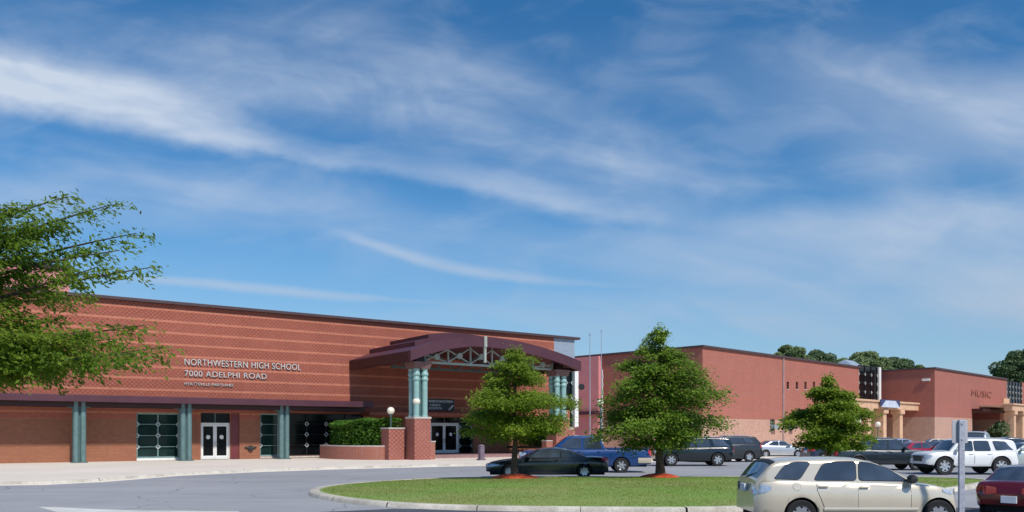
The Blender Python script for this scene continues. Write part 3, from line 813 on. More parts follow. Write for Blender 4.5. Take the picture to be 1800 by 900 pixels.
# ------------------------------------------------------------------ planters, hedges, pedestals
def planter(sgn, label, hlabel):
    """curved brick planter beside a canopy column; sgn -1 near the lettering, +1 the mirrored one"""
    X_, Y_ = G(690, 808, .12); up, wp = FA.loc(X_, Y_)
    up -= ucm; wp -= wc                    # relative to the canopy centre line
    base = thing('planter', label, 'planter', (*FA.world(ucm, wc), .12), FA.a)
    m_ = lambda x: x if sgn < 0 else -x
    col_s = uc0 - ucm
    arc_pts = []
    for i in range(15):
        th = math.pi / 2 * i / 14
        arc_pts.append((up - 2.95 * math.sin(th), wp + 4.9 * (1 - math.cos(th)) - .1))
    pts = arc_pts + [(up - 2.95, wp + 6.1)]
    wall = []
    for off in (0.0, .34):
        r = []
        for i, p in enumerate(pts):
            a = Vector(pts[max(i - 1, 0)]); b = Vector(pts[min(i + 1, len(pts) - 1)])
            t = (b - a).normalized(); nn = Vector((t.y, -t.x)) * -1
            q = Vector(p) - nn * off if False else Vector(p) + Vector((-t.y, t.x)) * -off
            r.append((m_(q.x), q.y))
        wall.append(r)
    outer, inner = wall
    # keep the outer line the one further from the column
    def ribbon(mb, A, B, z0, z1):
        rows = [[(a[0], a[1], z0), (a[0], a[1], z1), (b[0], b[1], z1), (b[0], b[1], z0), (a[0], a[1], z0)] for a, b in zip(A, B)]
        mb.grid(rows)
        for k_ in (0, -1):
            a, b = A[k_], B[k_]
            mb.add([(a[0], a[1], z0), (b[0], b[1], z0), (b[0], b[1], z1), (a[0], a[1], z1)], [(0, 1, 2, 3)])
    m = MB(); ribbon(m, outer, inner, 0, .93); m.build('wall', M_brick_plant, base, smooth=30)
    m = MB(); ribbon(m, outer, inner, .933, 1.02); m.build('coping', M_cap, base, smooth=30)
    xs_ = sorted((m_(up), m_(col_s + .2)))
    MB().box(xs_[0], xs_[1], wp - .1, wp + .24, 0, .93).build('straight_wall', M_brick_plant, base)
    MB().box(xs_[0], xs_[1], wp - .14, wp + .28, .933, 1.02).build('coping', M_cap, base)
    x = m_(up)
    pd = MB().box(x - .62, x + .62, wp - .62, wp + .62, 0, 2.2).build('pedestal', M_brick_ped, base, bevel=.012)
    MB().box(x - .66, x + .66, wp - .66, wp + .66, 2.2, 2.3).build('coping', M_cap, pd, bevel=.02)
    soil = [(m_(p[0] + .2), p[1] + .2) for p in pts] + [(m_(col_s), wp + 6.1), (m_(col_s), wp + .15)]
    MB().prism(soil, .6, .8).build('soil', plain('planter soil', (.05, .035, .025), .95), base)
    # low return wall behind the column
    xx = sorted((m_(col_s + .66), m_(col_s + 1.3)))
    MB().box(xx[0], xx[1], -.2, .4, 0, 1.25).build('return_wall', M_brick_plant, base)
    MB().box(xx[0] - .03, xx[1] + .03, -.23, .43, 1.253, 1.34).build('coping', M_cap, base)
    # hedge: clipped mass of leaves over a dark twig core
    hg = thing('hedge', hlabel, 'hedge', (*FA.world(ucm, wc), .12), FA.a)
    hx0, hx1, hy0, hy1 = up - 2.45, col_s - .4, wp + 1.0, wp + 5.6
    n = 26000
    pp = []
    while len(pp) < n:
        x_ = random.uniform(hx0, hx1); y_ = random.uniform(hy0 - .6, hy1)
        # stay inside the curved wall
        ex = (x_ - up) / 2.6
        if x_ < up and y_ < wp + 4.9 * (1 - math.sqrt(max(0, 1 - min(1, ex * ex)))) + .35: continue
        top = 2.55 + .42 * min(1, max(0, (x_ - hx0) / 2.2)) ** .6 + .10 * math.sin(x_ * 2.1) * math.sin(y_ * 1.7)
        r_ = random.random()
        z_ = top - random.random() ** 2 * .25 if r_ < .4 else random.uniform(.85, top)
        pp.append((m_(x_), y_, z_))
    C = np.array(pp)
    leaf_cloud('foliage', C, .14, .10, M_hedge, hg, up=0.3)
    return base

def leaf_cloud(name, C, ln, wd, mat, parent, up=0.6, outward=None, jit=.5):
    n = len(C)
    a = rng.normal(0, 1, (n, 3)); a[:, 2] *= .55
    if outward is not None: a = a * jit + outward
    a /= np.linalg.norm(a, axis=1, keepdims=True) + 1e-9
    nn = rng.normal(0, .75, (n, 3)) + np.array(sun_dir)[None] * (.9 + up)
    b = np.cross(nn, a); b /= np.linalg.norm(b, axis=1, keepdims=True) + 1e-9
    s = rng.uniform(.45, 1.5, (n, 1))
    La, Wb = a * (ln / 2) * s, b * (wd / 2) * s
    dip = np.zeros((n, 3)); dip[:, 2] = -ln * .12
    V = np.stack([C - La, C + Wb, C + La + dip, C - Wb], 1)
    return fast_mesh(name, V, 4, mat, parent)

planter(-1, 'curved red brick planter wall with square lattice brick pier beside the lit column', 'clipped green hedge in the curved planter below the wall lettering')
planter(1, 'brick planter and pier partly hidden behind the parked blue pickup', 'clipped green hedge behind the blue pickup and small island tree')
# brick paved landing at the doors
la, lb = uc0 + 1.5, uc1 - 1.2
ld = thing('entrance_landing', 'low brick paved landing with a step before the main doors', 'landing', (*FA.world(la, 0), 0), FA.a)
MB().box(0, lb - la, -6.5, -.02, .10, .30).build('slab', M_paver, ld, bevel=.02)
MB().box(0.4, lb - la - .4, -6.9, -6.52, .10, .21).build('step', M_paver, ld, bevel=.02)

# ------------------------------------------------------------------ globe lamps, flagpoles, bollard
def globe_lamp(px, py, d, label, rad=.27, zb=.12):
    X, Y = (px - 900) / F * d, d
    z = ZY(d, py)
    o = thing('globe_lamp', label, 'lamp', (X, Y, zb), 0, 'white globe lamps round the entrances')
    h = z - zb
    MB().lathe([(.16, 0), (.16, .06), (.07, .12), (.055, .3), (.05, h - rad - .18), (.1, h - rad - .1), (.13, h - rad + .03), (.001, h - rad + .03)], 14).build('post', M_tealdk, o, smooth=40)
    prof = [(rad * math.sin(math.pi * i / 14) + .0005, h - rad * math.cos(math.pi * i / 14)) for i in range(15)]
    MB().lathe(prof, 20).build('globe', M_globe, o, smooth=60)
    return o
globe_lamp(687, 722, 59.2, 'white globe lamp on dark post over the brick pier and hedge')
globe_lamp(732, 705.5, FA.d(uc0, wc - .61), 'white globe lamp in front of the teal column tubes', zb=PED + .14)
globe_lamp(1055, 708, 66, 'white globe lamp behind the parked blue pickup at the pink wall')
globe_lamp(1507, 740, 82, 'larger of the two globe lamps showing through the far island tree', .38)
globe_lamp(1543, 746, 90, 'smaller of the two globe lamps showing beside the far island tree', .3)
for px, d, yt, lab in ((1037, 68, 590, 'shorter thin flagpole against the plain pink wall'), (1057, 70, 584, 'thin flagpole with hanging white halyard rope at the pink wall edge')):
    X = (px - 900) / F * d; z = ZY(d, yt)
    o = thing('flagpole', lab, 'flagpole', (X, d, .1), 0, 'bare flagpoles by the entrance')
    MB().tube([(0, 0, 0), (0, 0, z * .5), (0, 0, z - .1)], [.045, .04, .025], 10).build('pole', plain('flagpole grey', (.36, .40, .47), .5, .2), o, smooth=40)
    MB().lathe([(.001, z - .12), (.09, z - .06), (.09, z), (.001, z + .08)], 12).build('finial', M_chrome, o, smooth=40)
    MB().lathe([(.25, 0), (.25, .1), (.1, .2)], 14).build('base', M_galv, o)
    if px == 1057:
        MB().tube([(.1 + .03 * math.sin(i * 1.9), -.05, .9 + (7.3 - .9) * i / 30) for i in range(31)], .035, 6).build('halyard', M_white, o, smooth=60)
X, Y = G(846, 809, .12)
o = thing('bollard', 'squat grey purple bollard at the pavement edge before the doors', 'bollard', (X, Y, .12), FA.a)
MB().box(-.17, .17, -.17, .17, .03, 1.0).build('post', plain('mauve grey', (.17, .13, .17), .7), o, bevel=.03)
MB().box(-.24, .24, -.24, .24, 0, .12).build('base', plain('mauve grey', (.17, .13, .17), .7), o, bevel=.02)
MB().add([(-.19, -.19, 1.0), (.19, -.19, 1.0), (.19, .19, 1.0), (-.19, .19, 1.0), (-.08, -.08, 1.1), (.08, -.08, 1.1), (.08, .08, 1.1), (-.08, .08, 1.1)], [(3, 2, 1, 0), (4, 5, 6, 7), (0, 1, 5, 4), (1, 2, 6, 5), (2, 3, 7, 6), (3, 0, 4, 7)]).build('cap', plain('mauve grey', (.17, .13, .17), .7), o)

# ------------------------------------------------------------------ middle wing
d2 = 9.02 * F / 152
FB = Frame((1235 - 900) / F * d2, d2, R(44.5))
H2 = 11.02
wing = thing('school_wing', 'middle brick wing with pale block base and five small windows in a row', 'building', (*FB.o, 0), FB.a)
ue = FB.u(1510); ue2 = FB.u(1546)
w1 = FB.wd(1018)
sm = []
for px in (1385, 1401, 1416, 1431, 1445):
    u = FB.u(px); sm.append((u - .30, u + .30, FB.z(u, 0, 684), FB.z(u, 0, 671)))
lo = []
for px in (1358, 1389):
    u = FB.u(px); lo.append((u - .55, u + .55, FB.z(u, 0, 757), FB.z(u, 0, 737)))
mb = MB(); wall_mesh(mb, 0, ue, 0, H2, sm + lo, .3)
mb.add([(0, 0, 0), (0, w1 + 8, 0), (0, w1 + 8, H2), (0, 0, H2)], [(0, 1, 2, 3)])
mb.build('wall', M_brick_wing, wing)
MB().add([(0, w1 + 8, 0), (ue2, w1 + 8, 0), (ue2, w1 + 8, H2), (0, w1 + 8, H2)], [(0, 1, 2, 3)]).add([(ue2, 0, 0), (ue2, w1 + 8, 0), (ue2, w1 + 8, H2), (ue2, 0, H2)], [(0, 1, 2, 3)]).build('rear_wall', M_brick_wing, wing)
MB().add([(0, 0, H2 - .06), (ue2, 0, H2 - .06), (ue2, w1 + 8, H2 - .06), (0, w1 + 8, H2 - .06)], [(0, 1, 2, 3)]).build('roof', M_roof, wing)
MB().box(-.2, ue + .1, -.2, .3, H2 - .02, H2 + .2).box(-.2, .3, .3, w1 + 8, H2 - .02, H2 + .2).build('coping', M_coping, wing)
for a, b, c, d in sm:
    g = MB().box(a, b, .2, .25, c, d).build('window', M_glassdk, wing)
    MB().box(a, b, -.04, .2, c - .08, c).build('sill', M_cap, g)
for a, b, c, d in lo:
    g = MB().box(a, b, .2, .25, c, d).build('window', M_glass, wing)
    MB().box(a, b, .14, .197, (c + d) / 2 - .05, (c + d) / 2 + .05).box((a + b) / 2 - .04, (a + b) / 2 + .04, .14, .197, c, d).build('frame', M_frame, g)
    MB().box(a + .08, b - .08, -.5, -.02, c + .2, c + (d - c) * .5).build('air_unit', M_pale, g)
ud = FB.u(1376)
MB().box(ud - .1, ud + .1, -.14, -.003, .1, H2 - .1).build('downspout', plain('pale pipe', (.36, .26, .25), .6), wing)
# pink stair block on the receding face
wp0, wp1 = FB.wd(1057), FB.wd(1012)
MB().box(-.5, -.003, wp0, wp1, 4.6, H2 - .05).build('pink_panel', M_pink, wing)
MB().box(-.9, -.003, wp0 - .2, wp1, 4.2, 4.6).build('ledge', M_purple, wing)
MB().box(-.5, -.003, wp0, wp1, 0, 4.2).build('pink_base', M_pink, wing)
zg0, zg1 = FB.z(ue, 0, 704), FB.z(ue, 0, 641)
glazing((ue, ue2 - .6, zg0, zg1), 3, 4, M_glassdk, wing, M_trim, .08, depth=.12, nodes=.2)
for o in list(wing.children):
    pass
MB().box(ue2 - .6, ue2 + .1, -.2, .4, zg0, zg1).build('corner_post', M_white, wing)
MB().box(ue, ue2, .06, .3, 0, zg0).build('bay_base', M_peach, wing)
# pitched skylight on the roof
us_ = FB.u(1500, 2.5)
zr = FB.z(us_, 2.5, 632)
MB().add([(us_ - 2.2, 1, H2), (us_ + 2.2, 1, H2), (us_ + 2.2, 6, H2), (us_ - 2.2, 6, H2), (us_ - .9, 3.4, zr), (us_ + 2.2, 3.4, zr)], [(0, 1, 5, 4), (1, 2, 5), (2, 3, 4, 5), (3, 0, 4)]).build('skylight', M_pale, wing)

# ------------------------------------------------------------------ far hall
d3 = 9.02 * F / 114
FC = Frame((1643 - 900) / F * d3, d3, R(44.5))
H3 = 11.02
hall = thing('school_hall', 'farthest brick block with dark letters and a shaded entrance recess', 'building', (*FC.o, 0), FC.a)
w3 = FC.wd(1548); ue3 = FC.u(1770)
ra, rb = FC.u(1709), FC.u(1758)
rec = (ra, rb, .05, FC.z((ra + rb) / 2, 0, 724))
mb = MB(); wall_mesh(mb, 0, ue3, 0, H3, [rec], 5.0)
mb.add([(0, 0, 0), (0, w3 + 6, 0), (0, w3 + 6, H3), (0, 0, H3)], [(0, 1, 2, 3)])
mb.build('wall', M_brick_hall, hall)
MB().add([(0, w3 + 6, 0), (ue3 + 30, w3 + 6, 0), (ue3 + 30, w3 + 6, H3), (0, w3 + 6, H3)], [(0, 1, 2, 3)]).build('rear_wall', M_brick_hall, hall)
MB().add([(0, 0, H3 - .06), (ue3 + 30, 0, H3 - .06), (ue3 + 30, w3 + 6, H3 - .06), (0, w3 + 6, H3 - .06)], [(0, 1, 2, 3)]).build('roof', M_roof, hall)
MB().box(-.2, ue3 + .1, -.2, .3, H3 - .02, H3 + .2).box(-.2, .3, .3, w3 + 6, H3 - .02, H3 + .2).build('coping', M_coping, hall)
MB().box(ra - .3, rb + .2, -1.6, -.003, rec[3] - .1, rec[3] + .35).build('recess_hood', M_maroon, hall)
MB().box(ra, rb, 4.9, 5.0, .05, rec[3]).build('recess_back', M_maroon, hall)
double_door((ra + 1.2, ra + 3.4, .1, 2.6), 2.6, hall, depth=4.7)
pa, pb = FC.u(1761), FC.u(1771)
MB().box(pa, pb, -.3, -.003, 0, FC.z(pa, 0, 700)).build('pier', M_peach, hall)
gz0, gz1 = FC.z(ue3, 0, 709), FC.z(ue3, 0, 669)
glazing((ue3, ue3 + 9, gz0, gz1), 5, 4, M_glassdk, hall, M_trim, .08, depth=.12, nodes=.2)
MB().box(ue3, ue3 + 30, .06, .3, 0, gz0).build('bay_base', M_peach, hall)
MB().box(ue3 + 9, ue3 + 30, .06, .3, gz0, H3).build('bay_wall', M_brick_hall, hall)
# dark letters
a, b = FC.u(1707), FC.u(1742)
t = text_mesh('lettering', 'MUSIC', 1.0, plain('dark letters', (.27, .09, .06), .6), depth=.08, parent=hall, width=b - a)
t.location = (a, -.06, FC.z(a, 0, 696))
wl_ = MB().box(-.25, -.003, .6, 1.6, FC.z(0, 0, 669), FC.z(0, 0, 665)).build('wall_lamp', M_white, hall)

# ------------------------------------------------------------------ peach colonnades
def colonnade(Fr, woff, pxa, pxb, ytop, ybot, col_px, label, dome=None):
    u0, u1 = Fr.u(pxa, woff), Fr.u(pxb, woff)
    zt, zb = Fr.z(u0, woff, ytop), Fr.z(u0, woff, ybot)
    o = thing('colonnade', label, 'colonnade', (*Fr.world(u0, woff), 0), Fr.a, 'peach block colonnades')
    L = u1 - u0
    MB().box(-.2, L + .2, -.6, .6, zb, zt).box(-.4, L + .4, -.8, .8, zt, zt + .25).build('beam', M_peach, o, bevel=.05)
    for px in col_px:
        u = Fr.u(px, woff) - u0
        c = MB().box(u - .5, u + .5, -.5, .5, .1, zb - .003).build('pillar', M_peach, o, bevel=.05)
        MB().box(u - .75, u + .75, -.7, .7, zb - .6, zb - .006).build('capital', M_peach, c, bevel=.08)
        MB().box(u - .7, u + .7, -.7, .7, .1, .8).build('base', M_peach, c, bevel=.05)
    wb = -woff - .1
    MB().box(-.2, L + .2, .6, wb, zt - .25, zt).build('roof', M_peach, o)
    return o, u0, zt, zb
o, u0, zt, zb = colonnade(FB, -4.0, 1490, 1617, 704, 716, (1499, 1522, 1549, 1578, 1612), 'peach block colonnade below the glazed bay of the middle wing')
a, b = FB.u(1547, -4.85) - u0, FB.u(1581, -4.85) - u0
sg = thing('colonnade_board', 'dark blue sign board with a pale trapezoid panel on the peach beam', 'sign', (*FB.world(u0, -4.85), 0), FB.a)
MB().box(a, b, -.1, .03, zb + .35, zt + .35).build('board', plain('blue board', (.035, .05, .13), .5), sg, bevel=.03)
c1, wd2 = (a + b) / 2, (b - a) / 2
MB().add([(c1 - wd2 * .95, -.14, zb + .2), (c1 + wd2 * .95, -.14, zb + .2), (c1 + wd2 * .5, -.14, zt + .25), (c1 - wd2 * .5, -.14, zt + .25), (c1 - wd2 * .95, -.08, zb + .2), (c1 + wd2 * .95, -.08, zb + .2), (c1 + wd2 * .5, -.08, zt + .25), (c1 - wd2 * .5, -.08, zt + .25)],
         [(0, 1, 2, 3), (7, 6, 5, 4), (0, 4, 5, 1), (1, 5, 6, 2), (2, 6, 7, 3), (3, 7, 4, 0)]).build('panel', plain('pale blue panel', (.52, .58, .68), .5), sg)
u_a = FB.u(1520, 0); u_b = FB.u(1546, 0)
colonnade(FC, -4.0, 1773, 1850, 712, 722, (1778, 1793, 1815, 1840), 'peach block colonnade below the glazed bay of the farthest block')

# ------------------------------------------------------------------ trees
def tree(name, label, X, Y, zb, h, rad_fn, crown0, mat, n_leaf, ln, wd, trunk_r, seed, layers=26, group=None, per=3, rag=(.62, 1.16), droop=.0, rise=.25, flat=.16, lean=(0, 0), cat='tree', spray=.30):
    """rad_fn(t): crown radius, t from the crown's foot to its tip; leaves sit in flat sprays along real limbs"""
    rs = random.Random(seed); g = np.random.default_rng(seed)
    o = thing(name, label, cat, (X, Y, zb), 0, group)
    tr = MB()
    n = 9
    path = [(lean[0] * (i / n) ** 1.5 + .03 * math.sin(i * 1.7 + seed), lean[1] * (i / n) ** 1.5 + .03 * math.cos(i * 2.1 + seed), h * .96 * i / n - .05) for i in range(n + 1)]
    rr = [trunk_r * (1.35 if i == 0 else 1.0) * (1 - .93 * (i / n) ** .9) + .012 for i in range(n + 1)]
    tr.tube(path, rr, 10)
    P = np.array(path)
    pts, dirs, wts = [], [], []
    ga = 2.399963
    for i in range(layers):
        t = (i + .5) / layers
        z0 = crown0 + (h * .97 - crown0) * t
        k = per - (t > .75)
        zj = rs.uniform(-.12, .12)
        for j in range(k):
            az = ga * (i * k + j) + rs.uniform(-.4, .4)
            Lr = rad_fn(t) * rs.uniform(*rag)
            if Lr < .08: continue
            z0 = min(h * .95, max(crown0 * .9, crown0 + (h * .97 - crown0) * t + rs.uniform(-.22, .22)))
            px = np.interp(z0, P[:, 2], P[:, 0]); py = np.interp(z0, P[:, 2], P[:, 1])
            up_ = rise * Lr * rs.uniform(.5, 1.4); dr = droop * Lr * rs.uniform(.6, 1.3)
            seg = []
            for s in np.linspace(0, 1, 7):
                seg.append((px + math.cos(az) * Lr * s, py + math.sin(az) * Lr * s, z0 + up_ * math.sin(s * 1.9) - dr * s * s))
            tr.tube(seg, [max(.006, trunk_r * .30 * (1 - t * .6) * (1 - s * .85)) for s in np.linspace(0, 1, 7)], 5, False)
            seg = np.array(seg)
            pts.append(seg); wts.append(Lr ** 1.5 + .05)
    # the leader
    seg = np.stack([np.interp(np.linspace(.80, 1.0, 7) * h, P[:, 2], P[:, 0]), np.interp(np.linspace(.80, 1.0, 7) * h, P[:, 2], P[:, 1]), np.linspace(.80, 1.0, 7) * h], -1)
    pts.append(seg); wts.append(max(wts) * .25)
    tr.build('trunk', M_bark, o, smooth=50)
    wts = np.array(wts); wts /= wts.sum()
    idx = g.choice(len(pts), n_leaf, p=wts)
    S = np.array(pts)
    s = np.clip(g.beta(1.6, 1.05, n_leaf), 0, 1) * 6
    i0 = np.minimum(s.astype(int), 5); fr = (s - i0)[:, None]
    c = S[idx, i0] * (1 - fr) + S[idx, i0 + 1] * fr
    dv = S[idx, 6] - S[idx, 0]; Ls = np.linalg.norm(dv, axis=1)
    az = np.arctan2(dv[:, 1], dv[:, 0]); side = np.stack([-np.sin(az), np.cos(az), np.zeros(n_leaf)], -1)
    # sub-sprays: leaves gather round twig tips either side of the limb
    tw = g.integers(0, 9, n_leaf); tw_off = (((tw * 37 + idx * 11) % 17) / 8.5 - 1)
    sp = spray * Ls * (1.05 - .45 * s / 6)
    c = c + side * (tw_off * sp)[:, None] + g.normal(0, 1, (n_leaf, 3)) * (np.array([.16, .16, flat])[None] * (0.35 + .35 * Ls[:, None]))
    c[:, 2] -= np.abs(g.normal(0, .05, n_leaf))
    outw = np.stack([np.cos(az), np.sin(az), np.full(n_leaf, -.1)], -1)
    leaf_cloud('crown', c, ln, wd, mat, o, up=.9, outward=outw, jit=.75)
    return o

def p_layer(R_):   # broad at the foot, rounded tip
    return lambda t: R_ * (0.82 + .35 * t if t < .25 else (0.91 * (1 - (t - .25) / .75) ** .72 + .06))
X, Y = G(905, 838, .25)
tree('island_tree', 'feathery light green tree in front of the parked black coupe', X, Y, .24, ZY(Y, 606) - .24, p_layer(2.5), 1.45, M_leaf, 42000, .105, .052, .13, 3, 11, 'young trees on the grass island', per=6, rag=(.6, 1.14), droop=.12, rise=.2, flat=.10, spray=.38)
XA, YA = X, Y
X, Y = G(1160, 837, .25)
def p_cone(R_): return lambda t: R_ * (0.9 if t < .12 else (.95 * (1 - (t - .12) / .88) ** .74 + .08))
tree('island_tree', 'tallest dark green island tree with a pointed ragged top by the pickup tail', X, Y, .24, ZY(Y, 573) - .24, p_cone(2.5), .95, M_leafdk, 42000, .115, .064, .17, 8, 19, 'young trees on the grass island', per=4, rag=(.5, 1.2), droop=.18, rise=.34, flat=.13, spray=.34)
XB, YB = X, Y
X, Y = (1458 - 900) / F * 35, 35.0
tree('island_tree', 'small bright green tree rising behind the roof of the gold wagon', X, Y, .18, ZY(Y, 657) - .18, p_layer(1.9), 1.1, M_leaf, 29000, .105, .075, .12, 21, 11, 'young trees on the grass island', per=6, rag=(.56, 1.16), droop=.12, rise=.22, flat=.10, spray=.36)
XC, YC = X, Y
for (x, y, r, lab) in ((XA, YA, 1.0, 'red mulch mound round the trunk in front of the black coupe'), (XB, YB, .85, 'red mulch mound round the tallest island tree trunk')):
    t = float(isl_t(np.array(x), np.array(y)))
    rows = []
    for q in (0.001, .3, .55, .75, .9, 1.0):
        rows.append([(r * q * math.cos(a) * (1 + .06 * math.sin(3 * a + x)), r * q * math.sin(a) * (1 + .05 * math.sin(5 * a)), .17 * (1 - q ** 2) + .02 * math.sin(a * 9) * q * (1 - q) - (.05 if q == 1.0 else 0)) for a in np.linspace(0, 2 * math.pi, 41)])
    m = MB().grid(rows).build('mulch_mound', M_mulch, smooth=60)
    m.location = (x, y, isl_h(t) + .01)
    tag(m, lab, 'mulch')

# near tree leaning in from outside the frame
def near_tree():
    d = 13.5
    rs = random.Random(5); g = np.random.default_rng(5)
    bx, by = -11.1, 13.6
    o = thing('street_tree', 'large near tree reaching long leafy branches in front of the brick wall', 'tree', (bx, by, 0))
    tr = MB()
    tr.tube([(0, 0, -.05), (.05, 0, .4), (.12, .05, 1.6), (.1, 0, 3.0), (.2, .1, 4.6), (.35, .1, 6.0)], [.26, .19, .16, .14, .09, .03], 12)
    limbs = []
    def W(px, py, dd=d):   # a branch end in the tree's own coordinates
        return Vector(((px - 900) / F * dd - bx, dd - by, ZY(dd, py)))
    ends = [(265, 470, 13.2, .7), (240, 410, 13.6, .35), (195, 360, 13.0, .8), (120, 345, 13.8, .8), (20, 365, 13.4, .8), (285, 640, 13.0, 1.2), (255, 585, 13.6, .8), (240, 655, 12.4, 1.3), (150, 600, 12.6, 1.4), (90, 640, 12.8, 1.4),
            (40, 560, 13.2, 1.2), (170, 470, 12.8, .9), (60, 430, 12.7, 1.4), (150, 520, 14.6, .5), (-60, 400, 13.5, 1.3), (-80, 520, 12.9, 1.5), (-120, 620, 13.3, 1.5), (-40, 660, 12.0, 1.5), (30, 680, 13.8, 1.2), (120, 675, 13.4, 1.2), (190, 680, 13.8, 1.1), (-200, 450, 14, 1.3), (-300, 560, 14.2, 1.3), (-150, 350, 14.5, 1.2), (100, 400, 13.2, 1.3), (10, 610, 12.4, 1.5),
            (0, 430, 13.0, 1.4), (-20, 650, 13.0, 1.4), (60, 600, 13.0, 1.4), (130, 440, 13.4, 1.0), (200, 620, 13.2, 1.3), (20, 400, 14.0, 1.2), (40, 590, 14.0, 1.4), (100, 570, 13.2, 1.2), (210, 440, 13.2, .5), (70, 385, 12.9, 1.2), (150, 640, 13.0, 1.5), (0, 540, 12.6, 1.3), (80, 660, 12.5, 1.5)]
    ends = [(x_, y_ - max(0, y_ - 540) * .30, d_, w_) for x_, y_, d_, w_ in ends]
    for px, py, dd, wgt in ends:
        e = W(px, py, dd)
        zs = max(1.9, min(5.2, e.z * .62 + .6))
        s0 = Vector((.12, .03, zs)); mid = (s0 + e) / 2 + Vector((0, rs.uniform(-.3, .3), rs.uniform(.0, .35)))
        seg = []
        for t in np.linspace(0, 1, 9):
            p = s0 * (1 - t) ** 2 + mid * 2 * t * (1 - t) + e * t * t
            seg.append(tuple(p))
        tr.tube(seg, [max(.007, .055 * (1 - t * .9)) for t in np.linspace(0, 1, 9)], 6, False)
        limbs.append((np.array(seg), wgt))
    tr.build('trunk', M_bark, o, smooth=50)
    C, A = [], []
    for seg, wgt in limbs:
        Ls = np.linalg.norm(seg[-1] - seg[0]); dv = (seg[-1] - seg[0]) / Ls
        side = np.array([-dv[1], dv[0], 0]); side /= np.linalg.norm(side) + 1e-6
        ntw = int(16 * wgt) + 5
        for k in range(ntw):
            s = 1 - .62 * (k / ntw) ** 1.1
            i0 = min(int(s * 8), 7); fr = s * 8 - i0
            base = seg[i0] * (1 - fr) + seg[i0 + 1] * fr
            sg = (-1) ** k
            L2 = rs.uniform(.25, .62) * (1.15 - .55 * (s > .9))
            ang = rs.uniform(.2, 1.0)
            tdir = dv * math.cos(ang) + side * sg * math.sin(ang) * .8 + np.array([0, 0, rs.uniform(-.55, .45)])
            tdir /= np.linalg.norm(tdir)
            nl = int(80 * (.7 + .5 * rs.random()) * (.45 if s > .86 else 1.0))
            ss = g.uniform(.1, 1, nl)[:, None]
            c = base + tdir * L2 * ss + g.normal(0, 1, (nl, 3)) * np.array([.07, .07, .05])
            c[:, 2] -= .16 * (ss[:, 0] ** 2)
            C.append(c); A.append(np.repeat((tdir + np.array([0, 0, -.4]))[None], nl, 0))
    C, A = np.concatenate(C), np.concatenate(A)
    leaf_cloud('crown', C, .08, .032, M_leafnear, o, up=.4, outward=A, jit=.7)
near_tree()

# trees beyond the school
def far_tree(label, px, d, ytop, half_px, mat, seed, base=.45):
    X = (px - 900) / F * d; h = ZY(d, ytop); r = half_px / F * d
    h *= 1.04; r *= 1.35
    rs = random.Random(seed); g = np.random.default_rng(seed)
    o = thing('woodland_tree', label, 'tree', (X, d, 0), 0, 'trees beyond the school roofs')
    m = MB().tube([(0, 0, -.1), (.1, 0, h * .4), (.2, .1, h * .8)], [h * .022, h * .016, h * .006], 8)
    C = []
    for i in range(70):
        th, ph = rs.uniform(0, 2 * math.pi), (rs.uniform(.35, 1.0) if i % 2 else rs.uniform(-.6, 1.0))
        k = (1 - max(0, ph) ** 2) ** .5
        cz = h * base + (h * (1 - base) * .9) * (.25 + .62 * ph); q = r * k * rs.uniform(.3, 1.0)
        cc = np.array([math.cos(th) * q, math.sin(th) * q, cz])
        m.tube([(.1, 0, max(1, cz - r * .8)), tuple(cc)], [h * .006, .02], 5, False)
        nn = 430
        v = g.normal(0, 1, (nn, 3)); v /= np.linalg.norm(v, axis=1, keepdims=True)
        C.append(cc + v * (g.uniform(.55, 1, (nn, 1)) ** .5) * r * rs.uniform(.13, .27) * np.array([1, 1, .75]))
    m.build('trunk', M_bark, o)
    leaf_cloud('crown', np.concatenate(C), (.36 * d / 150), .25 * d / 150, mat, o, up=.6)
    return o
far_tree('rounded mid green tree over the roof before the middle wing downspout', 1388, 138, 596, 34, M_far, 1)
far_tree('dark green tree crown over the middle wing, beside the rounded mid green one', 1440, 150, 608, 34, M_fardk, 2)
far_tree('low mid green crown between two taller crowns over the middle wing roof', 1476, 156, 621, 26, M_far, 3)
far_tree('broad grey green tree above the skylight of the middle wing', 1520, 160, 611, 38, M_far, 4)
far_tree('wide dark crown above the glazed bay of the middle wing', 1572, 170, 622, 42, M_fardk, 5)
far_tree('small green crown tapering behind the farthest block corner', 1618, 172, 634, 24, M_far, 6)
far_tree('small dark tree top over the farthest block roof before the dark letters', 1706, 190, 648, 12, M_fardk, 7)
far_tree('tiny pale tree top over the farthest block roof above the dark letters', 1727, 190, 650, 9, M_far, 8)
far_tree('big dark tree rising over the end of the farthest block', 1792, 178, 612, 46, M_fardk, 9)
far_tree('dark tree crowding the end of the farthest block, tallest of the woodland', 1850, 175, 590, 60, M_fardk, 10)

# shrub at the hall entrance
X, Y = FC.world(FC.u(1755, -2.5), -2.5)
tree('entrance_shrub', 'dark rounded shrub standing at the shaded recess of the farthest block', X, Y, .1, 3.6, lambda t: 1.5 * max(.05, 1 - (2 * t - .9) ** 2) ** .5, .3, M_fardk, 4000, .28, .18, .08, 4, 12, cat='shrub', flat=.3)

